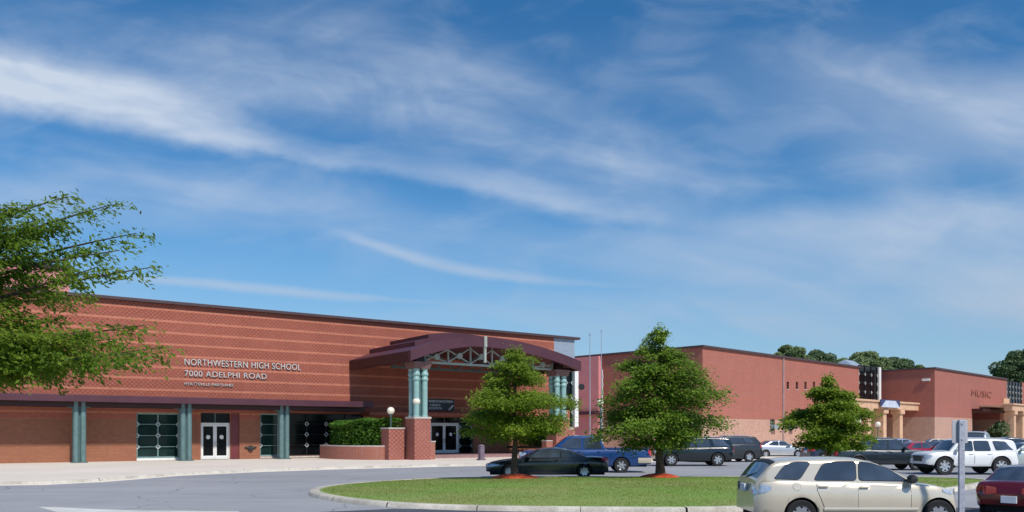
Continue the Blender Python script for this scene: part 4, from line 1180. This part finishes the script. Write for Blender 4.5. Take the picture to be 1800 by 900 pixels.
# ------------------------------------------------------------------ sign post seen from behind
Y = 16.4; X = (1690 - 900) / F * Y
sp_ = thing('sign_post', 'grey perforated steel post carrying a sign turned away', 'sign', (X, Y, 0))
MB().box(-.055, .055, -.03, .03, 0, ZY(Y, 738)).build('post', M_galv, sp_, bevel=.008)
MB().box(-.165, .145, .034, .05, ZY(Y, 779), ZY(Y, 738) - .01).build('sign_plate', M_signback, sp_, bevel=.006)
MB().lathe([(.2, 0), (.2, .06), (.1, .1), (.001, .1)], 14).build('footing', M_conc, sp_)
b_ = MB()
for z in (ZY(Y, 772), ZY(Y, 745)): b_.lathe([(.001, -.045), (.018, -.045), (.018, .06), (.001, .06)], 8, (0, 0, z), 'y')
b_.build('bolt', M_chrome, sp_)

# ------------------------------------------------------------------ vehicles
def car(name, label, spec, loc, heading, pmat, cat='car', group='cars in the school parking lot', detail=True, lower=None, rim=None):
    L, W, H = spec['L'], spec['W'], spec['H']
    o = thing(name, label, cat, (*loc, spec.get('z', .003)), R(heading), group)
    X = lambda s: L * (.5 - s)
    top = spec['top']; roof = spec['roof']; sill = spec['sill']; r = spec['r']
    wheels = spec['wheels']; arch = r * 1.17
    ti = lambda s: float(np.interp(s, [p[0] for p in top], [p[1] for p in top])) * H
    def smo(f, s, k=.012): return (f(max(0, s - k)) + 2 * f(s) + f(min(1, s + k))) / 4
    zt = lambda s: smo(ti, s, .01)
    ri = lambda s: float(np.interp(s, [p[0] for p in roof], [p[1] for p in roof])) * H
    g0, g1 = roof[0][0], roof[-1][0]
    zr = lambda s: smo(ri, min(max(s, g0), g1), .012)
    hw = lambda s: W / 2 * (1 - .03 * abs(2 * s - 1) ** 2 - spec.get('nose', .2) * abs(2 * s - 1) ** 14)
    def zl(s):
        x = X(s); z = sill + spec.get('lift', .05) * max(0, abs(2 * s - 1) - .75) / .25
        for ws in wheels:
            dx_ = abs(x - X(ws))
            if dx_ < arch: z = max(z, r + math.sqrt(arch * arch - dx_ * dx_))
        return z
    FK = [0, .12, .26, .42, .58, .72, .84, .93, .985, 1.0]
    GK = [.94, .968, .985, .994, 1.0, .992, .962, .94, .91, .86]
    g_at = lambda f: float(np.interp(f, FK, GK))
    def side(s, z):
        f = (z - sill) / max(.05, zt(s) - sill)
        return hw(s) * g_at(min(1, max(0, f)))
    ss = sorted(set(list(np.linspace(0, 1, 72)) + [s for ws in wheels for s in [ws + d / L for d in np.linspace(-arch, arch, 25)]] + [ws + sg * (arch + .001) / L for ws in wheels for sg in (-1, 1)]))
    ss = [s for s in ss if 0 <= s <= 1]
    rows = []
    for s in ss:
        w_, t_, l_ = hw(s), zt(s), zl(s)
        half_ = [(w_ * .86, l_)] + [(w_ * g_, max(l_, sill + f * (t_ - sill))) for f, g_ in zip(FK, GK)] + [(w_ * .6, t_ + .02), (w_ * .3, t_ + .03)]
        ring = [(X(s), y, z) for y, z in half_] + [(X(s), 0, t_ + .034)] + [(X(s), -y, z) for y, z in half_[::-1]]
        rows.append(ring)
    m = MB().grid(rows)
    n = len(rows[0])
    m.add(rows[0], [tuple(range(n))]); m.add(rows[-1], [tuple(range(n))[::-1]])
    body = m.build('body', pmat, o, smooth=38)
    MB().box(X(.97), X(.03), -W * .5 + .27, W * .5 - .27, sill - .06, H * .42).build('underbody', M_under, o)
    for ws in wheels:   # dark wheel housings
        for sg in (-1, 1):
            y0_, y1_ = sorted((sg * (W / 2 * .93), sg * (W / 2 - .3)))
            hs_ = MB()
            rr_ = arch * .99
            ring_ = [(rr_ * math.cos(a), rr_ * math.sin(a)) for a in np.linspace(-.2, math.pi + .2, 16)]
            hs_.grid([[(X(ws) + a, y0_, r + b), (X(ws) + a, y1_, r + b)] for a, b in ring_])
            hs_.build('wheel_housing', M_under, o)
    # greenhouse
    wb0 = W / 2 * .935; tum = spec.get('tum', .22)
    zb = lambda s: zt(s) - .03
    wroof = lambda s: min(wb0 - tum * max(0, zr(s) - zb(s)), hw(s) * .93)
    gs = list(np.linspace(g0, g1, 110 if detail else 60))
    rows = []
    crown = .05
    for s in gs:
        zb_, zr_ = zb(s), max(zb(s) + .004, zr(s) - crown)
        wr_ = wroof(s); h_ = zr_ - zb_; rc = min(.09, h_ * .4)
        A_, Bc, C_ = (wr_ + tum * rc * .9, zr_ - rc), (wr_ - rc * .02, zr_ - rc * .05), (wr_ - rc * .9, zr_ + crown * .12)
        half_ = [(min(wb0, hw(s) * .93), zb_)] + [tuple(A_[q] * (1 - t_) ** 2 + Bc[q] * 2 * t_ * (1 - t_) + C_[q] * t_ * t_ for q in (0, 1)) for t_ in (0, .17, .33, .5, .67, .83, 1)]
        half_ += [((wr_ - rc * .9) * k_, zr_ + crown * (1 - .88 * k_ * k_)) for k_ in (.8, .6, .4, .2)]
        ring = [(X(s), y, z) for y, z in half_] + [(X(s), 0, zr_ + crown)] + [(X(s), -y, z) for y, z in half_[::-1]]
        rows.append(ring)
    m = MB().grid(rows); n = len(rows[0])
    m.add(rows[0], [tuple(range(n))]); m.add(rows[-1], [tuple(range(n))[::-1]])
    cab = m.build('cabin', spec.get('cabmat') or pmat, o, smooth=42)
    def gy(s, z):    # side glass line
        return min(wb0, hw(s) * .93) - tum * max(0, z - zb(s)) * 1.0
    def side_patch(poly, off, name, mat, sub=None, parent=None, sides=(1, -1), th=.02, surf=None, nr=4):
        res = None
        for sg in sides:
            pts_ = []
            for i in range(len(poly)):
                a, b = poly[i], poly[(i + 1) % len(poly)]
                k_ = 1 if sub is None else sub
                for q in range(k_):
                    pts_.append((a[0] + (b[0] - a[0]) * q / k_, a[1] + (b[1] - a[1]) * q / k_))
            f_ = surf or gy
            cs = sum(p[0] for p in pts_) / len(pts_); cz = sum(p[1] for p in pts_) / len(pts_)
            rings = []
            m_ = MB()
            if sub:
                rws = []
                for q in range(nr + 1):
                    k_ = 1 - q / nr * .999
                    rws.append([(X(cs + (p[0] - cs) * k_), sg * (f_(cs + (p[0] - cs) * k_, (cz + (p[1] - cz) * k_) * H) + off), (cz + (p[1] - cz) * k_) * H) for p in pts_ + pts_[:1]])
                edge = [(x, y - sg * th, z) for x, y, z in rws[0]]
                m_.grid([edge] + rws)
            else:
                fr = [(X(p[0]), sg * (f_(p[0], p[1] * H) + off), p[1] * H) for p in pts_]
                bk = [(x, y - sg * th, z) for x, y, z in fr]
                n_ = len(fr)
                m_.add(fr + bk, [tuple(range(n_)), tuple(range(n_, 2 * n_))[::-1]] + [(i, (i + 1) % n_, n_ + (i + 1) % n_, n_ + i) for i in range(n_)])
            res = m_.build(name, mat, parent or o, smooth=30)
        return res
    def round_poly(poly, rad=.085):
        q = []
        n_ = len(poly)
        for i in range(n_):
            P_ = Vector((poly[i][0] * L, poly[i][1] * H)); A_ = Vector((poly[i - 1][0] * L, poly[i - 1][1] * H)); B_ = Vector((poly[(i + 1) % n_][0] * L, poly[(i + 1) % n_][1] * H))
            ka, kb = min(.45, rad / max(.01, (A_ - P_).length)), min(.45, rad / max(.01, (B_ - P_).length))
            a_, b_ = P_.lerp(A_, ka), P_.lerp(B_, kb)
            for t_ in (0, .25, .5, .75, 1):
                p_ = a_ * (1 - t_) ** 2 + P_ * 2 * t_ * (1 - t_) + b_ * t_ * t_
                q.append((p_.x / L, p_.y / H))
        return q
    for poly in spec['windows']:
        rp = round_poly(poly)
        if detail:
            cs = sum(p[0] for p in rp) / len(rp); cz = sum(p[1] for p in rp) / len(rp)
            big = [(cs + (p[0] - cs) * (1 + .018 / (max(abs(q[0] - cs) for q in rp) * L)), cz + (p[1] - cz) * (1 + .016 / (max(abs(q[1] - cz) for q in rp) * H))) for p in rp]
            side_patch(big, .005, 'window_seal', M_trim, 1, nr=6)
        side_patch(rp, .010, 'side_window', M_carglass, 1, nr=6)
    def top_patch(sa, sb, name, mat, kw=.9, off=.012, parent=None):
        rws = []
        for s in np.linspace(sa, sb, 9):
            zr_ = zr(s) - crown; wr_ = wroof(s) - .04
            rws.append([(X(s), wr_ * k_ * kw, zr_ + crown * (1 - (k_ * kw) ** 2) + off) for k_ in np.linspace(-1, 1, 13)])
        return MB().grid(rws).build(name, mat, o, smooth=60)
    a, b = spec['shield']; top_patch(a, b, 'windshield', M_carglass)
    if spec.get('rear'):
        a, b = spec['rear']; top_patch(a, b, 'rear_window', M_carglass)
    if spec.get('spoiler'):
        a, b = spec['spoiler']; top_patch(a, b, 'spoiler', M_trim, 1.0, .02)
    # doors
    if detail:
        for poly in spec.get('doors', ()):
            gap = [(p[0] + (.0028 if p[0] > sum(q[0] for q in poly) / len(poly) else -.0028), p[1] + (.004 if p[1] > .5 else -.004)) for p in poly]
            side_patch(gap, .0025, 'door_gap', M_trim, 6, surf=side)
            for sg in (1, -1):
                d_ = side_patch(poly, .006, 'door', lower or pmat, 6, surf=side, sides=(sg,))
                xs_ = [p[0] for p in poly]; s_h = max(xs_) - .028; zh = max(p[1] for p in poly) * H - .11
                yh = sg * (side(s_h, zh) + .03)
                MB().box(X(s_h) - .09, X(s_h) + .09, yh - .018, yh + .018, zh - .02, zh + .02).build('handle', pmat, d_, bevel=.01)
    # bumpers, lights, plate
    def end_patch(s, y0_, y1_, z0_, z1_, off=.012):
        sgn = 1 if s < .5 else -1
        return [(X(s) + sgn * off, y0_, z0_), (X(s) + sgn * off, y1_, z0_), (X(s) + sgn * off, y1_, z1_), (X(s) + sgn * off, y0_, z1_)]
    def lamp(nm, mat, s_end, zlo, zhi, ylo, swrap):
        s_in = s_end + (swrap if s_end < .5 else -swrap)
        for sg in (1, -1):
            rws = []
            e_ = .004 if s_end < .5 else .996
            cols_ = [(s_end, ylo), (s_end, .75), (s_end, .93)] + [(s_end + (s_in - s_end) * q, 1.0) for q in (.12, .35, .65, 1.0)]
            for q in np.linspace(0, 1, 5):
                rw = []
                for ci, (s, yk) in enumerate(cols_):
                    tp = (.62, .92, 1, 1, .94, .78, .34)[ci]; up_ = (.0, .02, .05, .08, .14, .22, .34)[ci] * (1 if s_end < .5 else .6)
                    z = (zlo + (zhi - zlo) * (.5 + up_ + (q - .5) * tp)) * H
                    if yk < 1.0: rw.append((X(s) + (.014 if s < .5 else -.014), sg * min(hw(s) * yk, side(s, z)), z))
                    else: rw.append((X(s), sg * (side(s, z) + .012), z))
                rws.append(rw)
            MB().grid(rws).build(nm, mat, o, smooth=50)
    zf = top[0][1]
    hl = spec['head']; lamp('headlight', M_lens, 0, hl[0], hl[1], hl[2], hl[3])
    tl = spec['tail']; lamp('taillight', spec.get('tailmat') or M_red, 1, tl[0], tl[1], tl[2], tl[3])
    gl = spec.get('grille')
    if gl:
        yk, za, zb2 = gl
        P4 = end_patch(0, -yk * W / 2, yk * W / 2, za * H, zb2 * H)
        m_ = MB().box(P4[0][0] - .02, P4[0][0] + .004, P4[0][1], P4[1][1], P4[0][2], P4[2][2])
        g_ = m_.build('grille', M_trim, o)
        m_ = MB()
        for q in np.linspace(.15, .85, 4): m_.box(P4[0][0] + .004, P4[0][0] + .02, P4[0][1], P4[1][1], P4[0][2] + (P4[2][2] - P4[0][2]) * q - .012, P4[0][2] + (P4[2][2] - P4[0][2]) * q + .012)
        m_.build('grille_bar', M_chrome, g_)
    for s_e, key in ((0, 'fb'), (1, 'rb')):
        if key in spec:
            za, zb2, bmat = spec[key]
            m_ = MB(); rws = []
            e0 = 0 if s_e == 0 else 1
            for q in np.linspace(0, 1, 4):
                z = (za + (zb2 - za) * q) * H
                bul = .035 * math.sin(math.pi * (q * .8 + .1)) + .012
                rw = []
                sw_ = .11 if s_e == 0 else -.10
                for k_ in (1, .7, .4, .2, .08, 0): rw.append((X(e0 + sw_ * k_), hw(e0 + sw_ * k_) * .985 + bul, z))
                for yk in (.85, .5, 0, -.5, -.85): rw.append((X(e0) + (bul if s_e == 0 else -bul), hw(e0) * yk, z))
                for k_ in (0, .08, .2, .4, .7, 1): rw.append((X(e0 + sw_ * k_), -hw(e0 + sw_ * k_) * .985 - bul, z))
                rws.append(rw)
            m_.grid(rws).build('front_bumper' if s_e == 0 else 'rear_bumper', bmat or pmat, o, smooth=50)
    zp = spec.get('plate', .5) * H
    MB().box(-L / 2 - .06, -L / 2 - .012, -.16, .16, zp - .08, zp + .08).build('number_plate', spec.get('platemat') or M_plate, o, bevel=.006)
    # mirrors
    s_m = spec['mirror']; zm = zt(s_m) + .09
    for sg in (1, -1):
        y_ = sg * (wb0 + .11)
        MB().lathe([(.001, -.1), (.07, -.09), (.095, -.02), (.09, .06), (.05, .1), (.001, .1)], 18, (X(s_m), y_, zm), 'y').bar((X(s_m), sg * (wb0 - .05), zm - .06), (X(s_m), y_, zm - .03), .05).build('mirror', spec.get('mirmat') or pmat, o, smooth=40)
    # wheels
    wheel_set(o, [(X(ws), sg * (W / 2 - .115 - .01), sg) for ws in wheels for sg in (1, -1)], r, rim or spec.get('rim', 5))
    if spec.get('rails'):
        a, b = spec['rails']
        for sg in (1, -1):
            pts_ = [(X(s), sg * (wroof(s) - .09), zr(s) - crown + .055 + (.0 if 0 < i < 8 else -.05)) for i, s in enumerate(np.linspace(a, b, 9))]
            MB().tube(pts_, .02, 8).build('roof_rail', spec.get('railmat') or M_galv, o, smooth=50)
    if spec.get('bed'):
        a, b = spec['bed']
        hw_ = W / 2 * .80
        MB().box(X(b), X(a), -hw_, hw_, zt((a + b) / 2) + .036, zt((a + b) / 2) + .075).build('bed_cover', spec.get('bedmat') or M_trim, o, bevel=.02)
        for sg in (1, -1):
            MB().box(X(b), X(a), sg * (hw_ + .08) - .06, sg * (hw_ + .08) + .06, zt((a + b) / 2) + .0, zt((a + b) / 2) + .06).build('bed_rail', pmat, o, bevel=.02)
    if spec.get('flare'):
        for ws in wheels:
            for sg in (1, -1):
                aa = np.linspace(.02, math.pi - .02, 17)
                pts_ = [(X(ws) + (arch + .01) * math.cos(t_), sg * (side(ws, r + arch * .6) + .0), r + (arch + .01) * math.sin(t_)) for t_ in aa]
                MB().tube(pts_, .035, 8).build('wheel_flare', spec['flare'], o, smooth=60)
    return o, dict(patch=side_patch, H=H, L=L, X=X, hw=hw, zt=zt, side=side, zr=zr, wroof=wroof)

WH = {}
def wheel_meshes(r, rim):
    key = (round(r, 3), rim)
    if key in WH: return WH[key]
    t = MB().lathe([(r * .62, -.10), (r * .93, -.115), (r * .985, -.095), (r, -.06), (r, .06), (r * .985, .095), (r * .93, .115), (r * .62, .10)], 36, axis='y').build('wheel', M_tyre, smooth=40)
    ri_ = r * .66
    m = MB().lathe([(ri_, -.08), (ri_, .085), (ri_ * .93, .10), (ri_ * .88, .085), (ri_ * .86, .03)], 36, axis='y')
    for k in range(rim):
        a = 2 * math.pi * k / rim
        c, s = math.cos(a), math.sin(a)
        wd_ = .055 if rim > 5 else .075
        rr_ = [(ri_ * .12, .075), (ri_ * .9, .085)]
        vs = []
        for rad, y in rr_:
            for e in (-1, 1):
                ww = wd_ * (1.25 if rad < ri_ * .5 else .8) / 1
                for yy in (y, y - .035): vs.append((rad * c - e * ww * s / 1, yy, rad * s + e * ww * c / 1))
        m.add(vs, [(0, 2, 6, 4), (1, 5, 7, 3), (0, 4, 5, 1), (2, 3, 7, 6), (4, 6, 7, 5), (0, 1, 3, 2)])
    m.lathe([(.001, .095), (ri_ * .2, .09), (ri_ * .24, .07), (ri_ * .24, .02)], 16, axis='y')
    rm = m.build('rim', M_alloy, smooth=35)
    dk = MB().lathe([(.001, .012), (ri_ * .9, .012), (ri_ * .9, -.02), (.001, -.02)], 28, axis='y').build('brake_disc', plain('brake dark', (.05, .05, .052), .6, .5), smooth=40)
    WH[key] = tuple(x.data for x in (t, rm, dk))
    for x in (t, rm, dk): bpy.data.objects.remove(x)
    return WH[key]
def wheel_set(parent, places, r, rim):
    tm, rm, dm = wheel_meshes(r, rim)
    for x, y, sg in places:
        t = bpy.data.objects.new('wheel', tm); col.objects.link(t); t.parent = parent
        t.location = (x, y, r); t.rotation_euler = (0, random.uniform(0, 6), 0) if sg > 0 else (0, random.uniform(0, 6), math.pi)
        for nm, me in (('rim', rm), ('brake_disc', dm)):
            q = bpy.data.objects.new(nm, me); col.objects.link(q); q.parent = t

BUMP_DK = M_trim
def S_suv(L, W, H, **k):     # compact wagon: sloped tail, short nose
    d = dict(L=L, W=W, H=H, r=.335, sill=.24, lift=.12, nose=.20, tum=.20, wheels=(.185, .785),
        top=[(0, .42), (.012, .50), (.05, .575), (.10, .62), (.20, .665), (.26, .685), (.9, .70), (.965, .69), (.985, .62), (1, .48)],
        roof=[(.215, .67), (.36, .93), (.45, .985), (.56, 1.0), (.74, .992), (.86, .968), (.90, .945), (.985, .70)],
        windows=[[(.275, .715), (.385, .905), (.487, .925), (.492, .715)], [(.512, .715), (.507, .925), (.655, .925), (.70, .715)], [(.745, .725), (.69, .92), (.79, .905), (.865, .735)]],
        doors=[[(.275, .31), (.275, .69), (.497, .69), (.497, .31)], [(.507, .31), (.507, .69), (.70, .69), (.70, .52), (.665, .31)]],
        shield=(.232, .365), rear=(.915, .975), spoiler=(.885, .912), head=(.48, .57), tail=(.52, .66), mirror=.295, plate=.56, rails=(.47, .84))
    d['head'] = (.47, .56, .5, .085); d['tail'] = (.50, .66, .72, .05); d.update(k)
    return d
def S_big(L, W, H, **k):     # full size truck wagon, boxy
    d = dict(L=L, W=W, H=H, r=.40, sill=.33, lift=.10, nose=.16, tum=.17, wheels=(.20, .785), rim=6,
        top=[(0, .36), (.01, .48), (.02, .555), (.05, .59), (.12, .615), (.255, .635), (.9, .645), (.975, .64), (.99, .58), (1, .44)],
        roof=[(.24, .63), (.345, .93), (.40, .985), (.55, 1.0), (.80, .99), (.93, .965), (.955, .93), (.995, .64)],
        windows=[[(.305, .655), (.375, .90), (.492, .92), (.497, .655)], [(.515, .655), (.51, .92), (.665, .92), (.69, .655)], [(.745, .67), (.715, .915), (.895, .905), (.945, .67)]],
        doors=[[(.285, .27), (.285, .635), (.50, .635), (.50, .27)], [(.51, .27), (.51, .635), (.70, .635), (.70, .45), (.665, .27)]],
        shield=(.252, .352), rear=(.962, .988), mirror=.32, plate=.42, rails=(.45, .9), grille=(.46, .36, .52))
    d['head'] = (.42, .53, .55, .055); d['tail'] = (.42, .64, .80, .02); d.update(k)
    return d
def S_sedan(L, W, H, **k):
    d = dict(L=L, W=W, H=H, r=.32, sill=.21, lift=.10, nose=.22, tum=.26, wheels=(.19, .80),
        top=[(0, .38), (.012, .46), (.04, .52), (.12, .585), (.28, .655), (.33, .665), (.80, .70), (.86, .71), (.955, .695), (.98, .63), (1, .45)],
        roof=[(.265, .645), (.41, .955), (.50, 1.0), (.60, .995), (.70, .955), (.855, .70)],
        windows=[[(.335, .69), (.43, .915), (.535, .94), (.54, .69)], [(.555, .69), (.55, .94), (.66, .915), (.745, .715)]],
        doors=[[(.32, .26), (.32, .665), (.545, .675), (.545, .26)], [(.555, .26), (.555, .675), (.73, .69), (.745, .52), (.69, .26)]],
        shield=(.285, .42), rear=(.70, .84), mirror=.345, plate=.50, grille=(.4, .34, .44))
    d['head'] = (.40, .50, .5, .09); d['tail'] = (.50, .66, .45, .06); d.update(k)
    return d
def S_coupe(L, W, H, **k):
    d = S_sedan(L, W, H)
    d.update(top=[(0, .36), (.012, .44), (.04, .50), (.12, .565), (.27, .635), (.33, .65), (.78, .685), (.86, .695), (.96, .675), (.985, .60), (1, .44)],
        roof=[(.265, .63), (.43, .955), (.51, 1.0), (.59, .99), (.67, .94), (.835, .69)],
        windows=[[(.335, .675), (.445, .915), (.60, .93), (.60, .68)], [(.615, .68), (.615, .925), (.665, .90), (.745, .705)]],
        doors=[[(.30, .26), (.30, .645), (.60, .67), (.60, .26)]], shield=(.285, .435), rear=(.67, .82), r=.31)
    d['head'] = (.36, .46, .35, .11); d.update(k)
    return d
def S_pickup(L, W, H, **k):
    d = dict(L=L, W=W, H=H, r=.38, sill=.36, lift=.08, nose=.14, tum=.18, wheels=(.185, .775),
        top=[(0, .36), (.01, .48), (.025, .555), (.06, .585), (.15, .61), (.25, .625), (.98, .635), (.995, .60), (1, .5)],
        roof=[(.235, .62), (.355, .955), (.40, 1.0), (.56, 1.0), (.615, .975), (.655, .635)],
        windows=[[(.30, .65), (.375, .90), (.465, .93), (.468, .65)], [(.49, .65), (.49, .93), (.60, .92), (.625, .65)]],
        doors=[[(.27, .27), (.27, .62), (.475, .625), (.475, .27)], [(.485, .27), (.485, .625), (.63, .625), (.63, .27)]],
        shield=(.25, .36), rear=(.62, .645), mirror=.31, plate=.40, grille=(.5, .36, .53), bed=(.67, .985))
    d['head'] = (.42, .53, .55, .05); d['tail'] = (.42, .62, .80, .02); d.update(k)
    return d

P_gold = paint('gold beige paint', (.70, .615, .48), .3, .26)
P_white = paint('white car paint', (.80, .80, .79))
P_black = paint('black car paint', (.006, .012, .016), .0, .22)
P_blue = paint('blue truck paint', (.008, .05, .19), .15, .3)
P_maroon = paint('dark red paint', (.10, .006, .012), .2, .25)
P_silver = paint('silver paint', (.55, .57, .60), .5, .3)
P_char = paint('charcoal paint', (.03, .033, .04), .2, .3)
P_green = paint('dark slate paint', (.018, .028, .035), .2, .3)
P_red = paint('red paint', (.32, .012, .03), .1, .3)
P_sky = paint('pale blue paint', (.30, .38, .50), .4, .3)
P_cream = paint('cream paint', (.72, .64, .5))
P_navy = paint('navy paint', (.03, .04, .09), .3, .3)
P_sage = paint('pale sage paint', (.45, .52, .50), .3, .3)

# gold wagon closest to the viewer
Ln = (1690 - 1330) / F * 17.0
xc = ((1330 + 1690) / 2 - 900) / F * 17.0
gold, gi = car('small_wagon', 'gold beige small wagon seen side on beside the sign post', S_suv(Ln, 1.72, 1.51, r=.315, wheels=(.105, .778), mirmat=M_trim, rails=None, tailmat=M_lens, mirror=.245,
    top=[(0, .40), (.008, .50), (.03, .555), (.10, .60), (.19, .63), (.25, .645), (.6, .672), (.9, .69), (.965, .685), (.985, .62), (1, .48)],
    roof=[(.175, .61), (.30, .825), (.40, .945), (.48, .988), (.58, 1.0), (.78, .99), (.88, .965), (.915, .94), (.99, .69)],
    shield=(.195, .405), rear=(.925, .98), spoiler=(.895, .922), tail=(.49, .615, .74, .075), 
    windows=[[(.245, .675), (.345, .84), (.425, .915), (.487, .935), (.494, .685)], [(.508, .685), (.505, .937), (.60, .935), (.665, .905), (.715, .688)], [(.785, .695), (.725, .925), (.80, .932), (.86, .88), (.91, .705)]],
    doors=[[(.245, .31), (.245, .645), (.5015, .665), (.5015, .31)], [(.5035, .31), (.5035, .665), (.70, .675), (.70, .54), (.665, .31)]]), (xc, 17.86), 0, P_gold, rim=7)
zf_ = 1.51
for sg in (1, -1):
    rws = []
    for q in (0, .33, .66, 1):
        z = .40 + .075 * q
        rws.append([(gi['X'](s_), sg * (gi['side'](s_, z) + .012 + .012 * math.sin(math.pi * q)), z) for s_ in np.linspace(.21, .67, 14)])
    MB().grid(rws).build('side_moulding', P_gold, gold, smooth=50)
circ = lambda rad: [(.80 + rad * math.cos(a) / gi['L'], (.905 + rad * math.sin(a)) / gi['H']) for a in np.linspace(0, 2 * math.pi, 25)[:-1]]
gi['patch'](circ(.084), .0025, 'cap_gap', M_trim, 1, None, (-1,), surf=gi['side'])
gi['patch'](circ(.079), .006, 'fuel_cap', P_gold, 1, None, (-1,), surf=gi['side'])
xr_ = gi['X'](.985)
MB().tube([(xr_ - .02, .05, 1.06), (xr_ + .03, -.15, 1.12), (xr_ + .10, -.38, 1.17)], .014, 6).build('rear_wiper', M_trim, gold)
# dark red sedan seen from behind
hd = 44
rx, ry = (1774 - 900) / F * 18.7, 18.7
Ls = 4.6
car('sedan', 'dark red sedan seen from behind, at the sign post', S_sedan(Ls, 1.62, 1.26, plate=.40, sill=.27, platemat=M_plate, tail=(.47, .64, .42, .06)), (rx + Ls / 2 * math.cos(R(hd)), ry + Ls / 2 * math.sin(R(hd))), hd, P_maroon)
# black coupe at the island
Lc = 213 / F * 37.3
car('coupe', 'black two door coupe parked nose outward along the grass island', S_coupe(Lc, 1.72, 1.38, plate=.45), ((961.5 - 900) / F * 37.3, 37.6), 180, P_black, rim=7)
# blue pickup behind it
Lp = 232 / F * 42
car('pickup_truck', 'bright blue pickup with a tan rear bumper behind the black coupe', S_pickup(Lp, 1.85, 1.90, rb=(.26, .40, plain('tan bumper', (.48, .42, .33), .4)), bedmat=P_blue), ((1029 - 900) / F * 42, 42.9), 180, P_blue, 'pickup', rim=6)
# white full size wagon
Lw = 164 / F * 39.7
car('large_wagon', 'white full size wagon with chrome rims behind the sign post', S_big(Lw, 1.95, 1.78, r=.43, sill=.42, wheels=(.19, .80)), ((1715 - 900) / F * 39.7, 40.8), 180, P_white, 'car', rim=7)
# row along the far side of the drive
car('large_wagon', 'black full size wagon half hidden behind the tallest island tree', S_big(4.9, 1.9, 1.80), ((1222 - 900) / F * 50.5, 51.5), 182, P_black)
car('small_wagon', 'charcoal wagon with red tail lamps behind the black full size wagon', S_suv(5.0, 1.85, 1.86, r=.37), ((1278 - 900) / F * 58, 58.6), 190, P_char)
car('sedan', 'silver sedan parked between the charcoal wagon and the small bright tree', S_sedan(4.6, 1.75, 1.46), ((1366 - 900) / F * 69, 69), 8, P_silver, detail=False)
car('sedan', 'pale blue sedan glimpsed under the small bright green tree', S_sedan(4.5, 1.75, 1.45), ((1434 - 900) / F * 63, 63), 78, P_sky, detail=False)
car('sedan', 'navy sedan glimpsed just behind the small bright tree trunk', S_sedan(4.6, 1.75, 1.42), ((1478 - 900) / F * 58, 59), 10, P_navy, detail=False)
car('pickup_truck', 'dark slate pickup with grey bed cover nosed behind the white wagon', S_pickup(5.4, 1.85, 1.78, flare=plain('flare black', (.05, .05, .055), .35), bedmat=plain('grey bed cover', (.33, .35, .36), .6)), ((1552 - 900) / F * 45, 45.6), 2, P_green, 'pickup')
car('sedan', 'red sedan behind the dark slate pickup and the white wagon', S_sedan(4.7, 1.75, 1.46), ((1615 - 900) / F * 56, 56.5), 20, P_red, detail=False)
car('sedan', 'silver blue sedan behind the red sedan near the peach pillars', S_sedan(4.6, 1.75, 1.62), ((1572 - 900) / F * 66, 66), 190, P_sky, detail=False)
car('sedan', 'cream sedan against the pale base of the farthest block', S_sedan(4.9, 1.8, 1.5), ((1642 - 900) / F * 84, 84), 170, P_cream, detail=False)
car('sedan', 'dark violet sedan glimpsed behind the hood of the white wagon', S_sedan(4.5, 1.75, 1.45), ((1664 - 900) / F * 64, 64.5), 15, P_navy, detail=False)
car('minivan', 'silver minivan whose roof shows above the white wagon', S_suv(4.3, 1.8, 2.16, r=.34), ((1730 - 900) / F * 56, 57), 55, P_silver, 'van', detail=False)
car('sedan', 'charcoal sedan behind the rear quarter of the white wagon', S_sedan(4.6, 1.75, 1.75), ((1768 - 900) / F * 60, 60), 175, P_char, detail=False)
car('sedan', 'pale sage sedan just beyond the tail of the white wagon', S_sedan(4.6, 1.75, 1.5), ((1812 - 900) / F * 47, 47.5), 178, P_sage, detail=False)
car('sedan', 'navy sedan parked behind the pale sage sedan', S_sedan(4.6, 1.75, 1.72), ((1800 - 900) / F * 64, 66), 20, P_navy, detail=False)
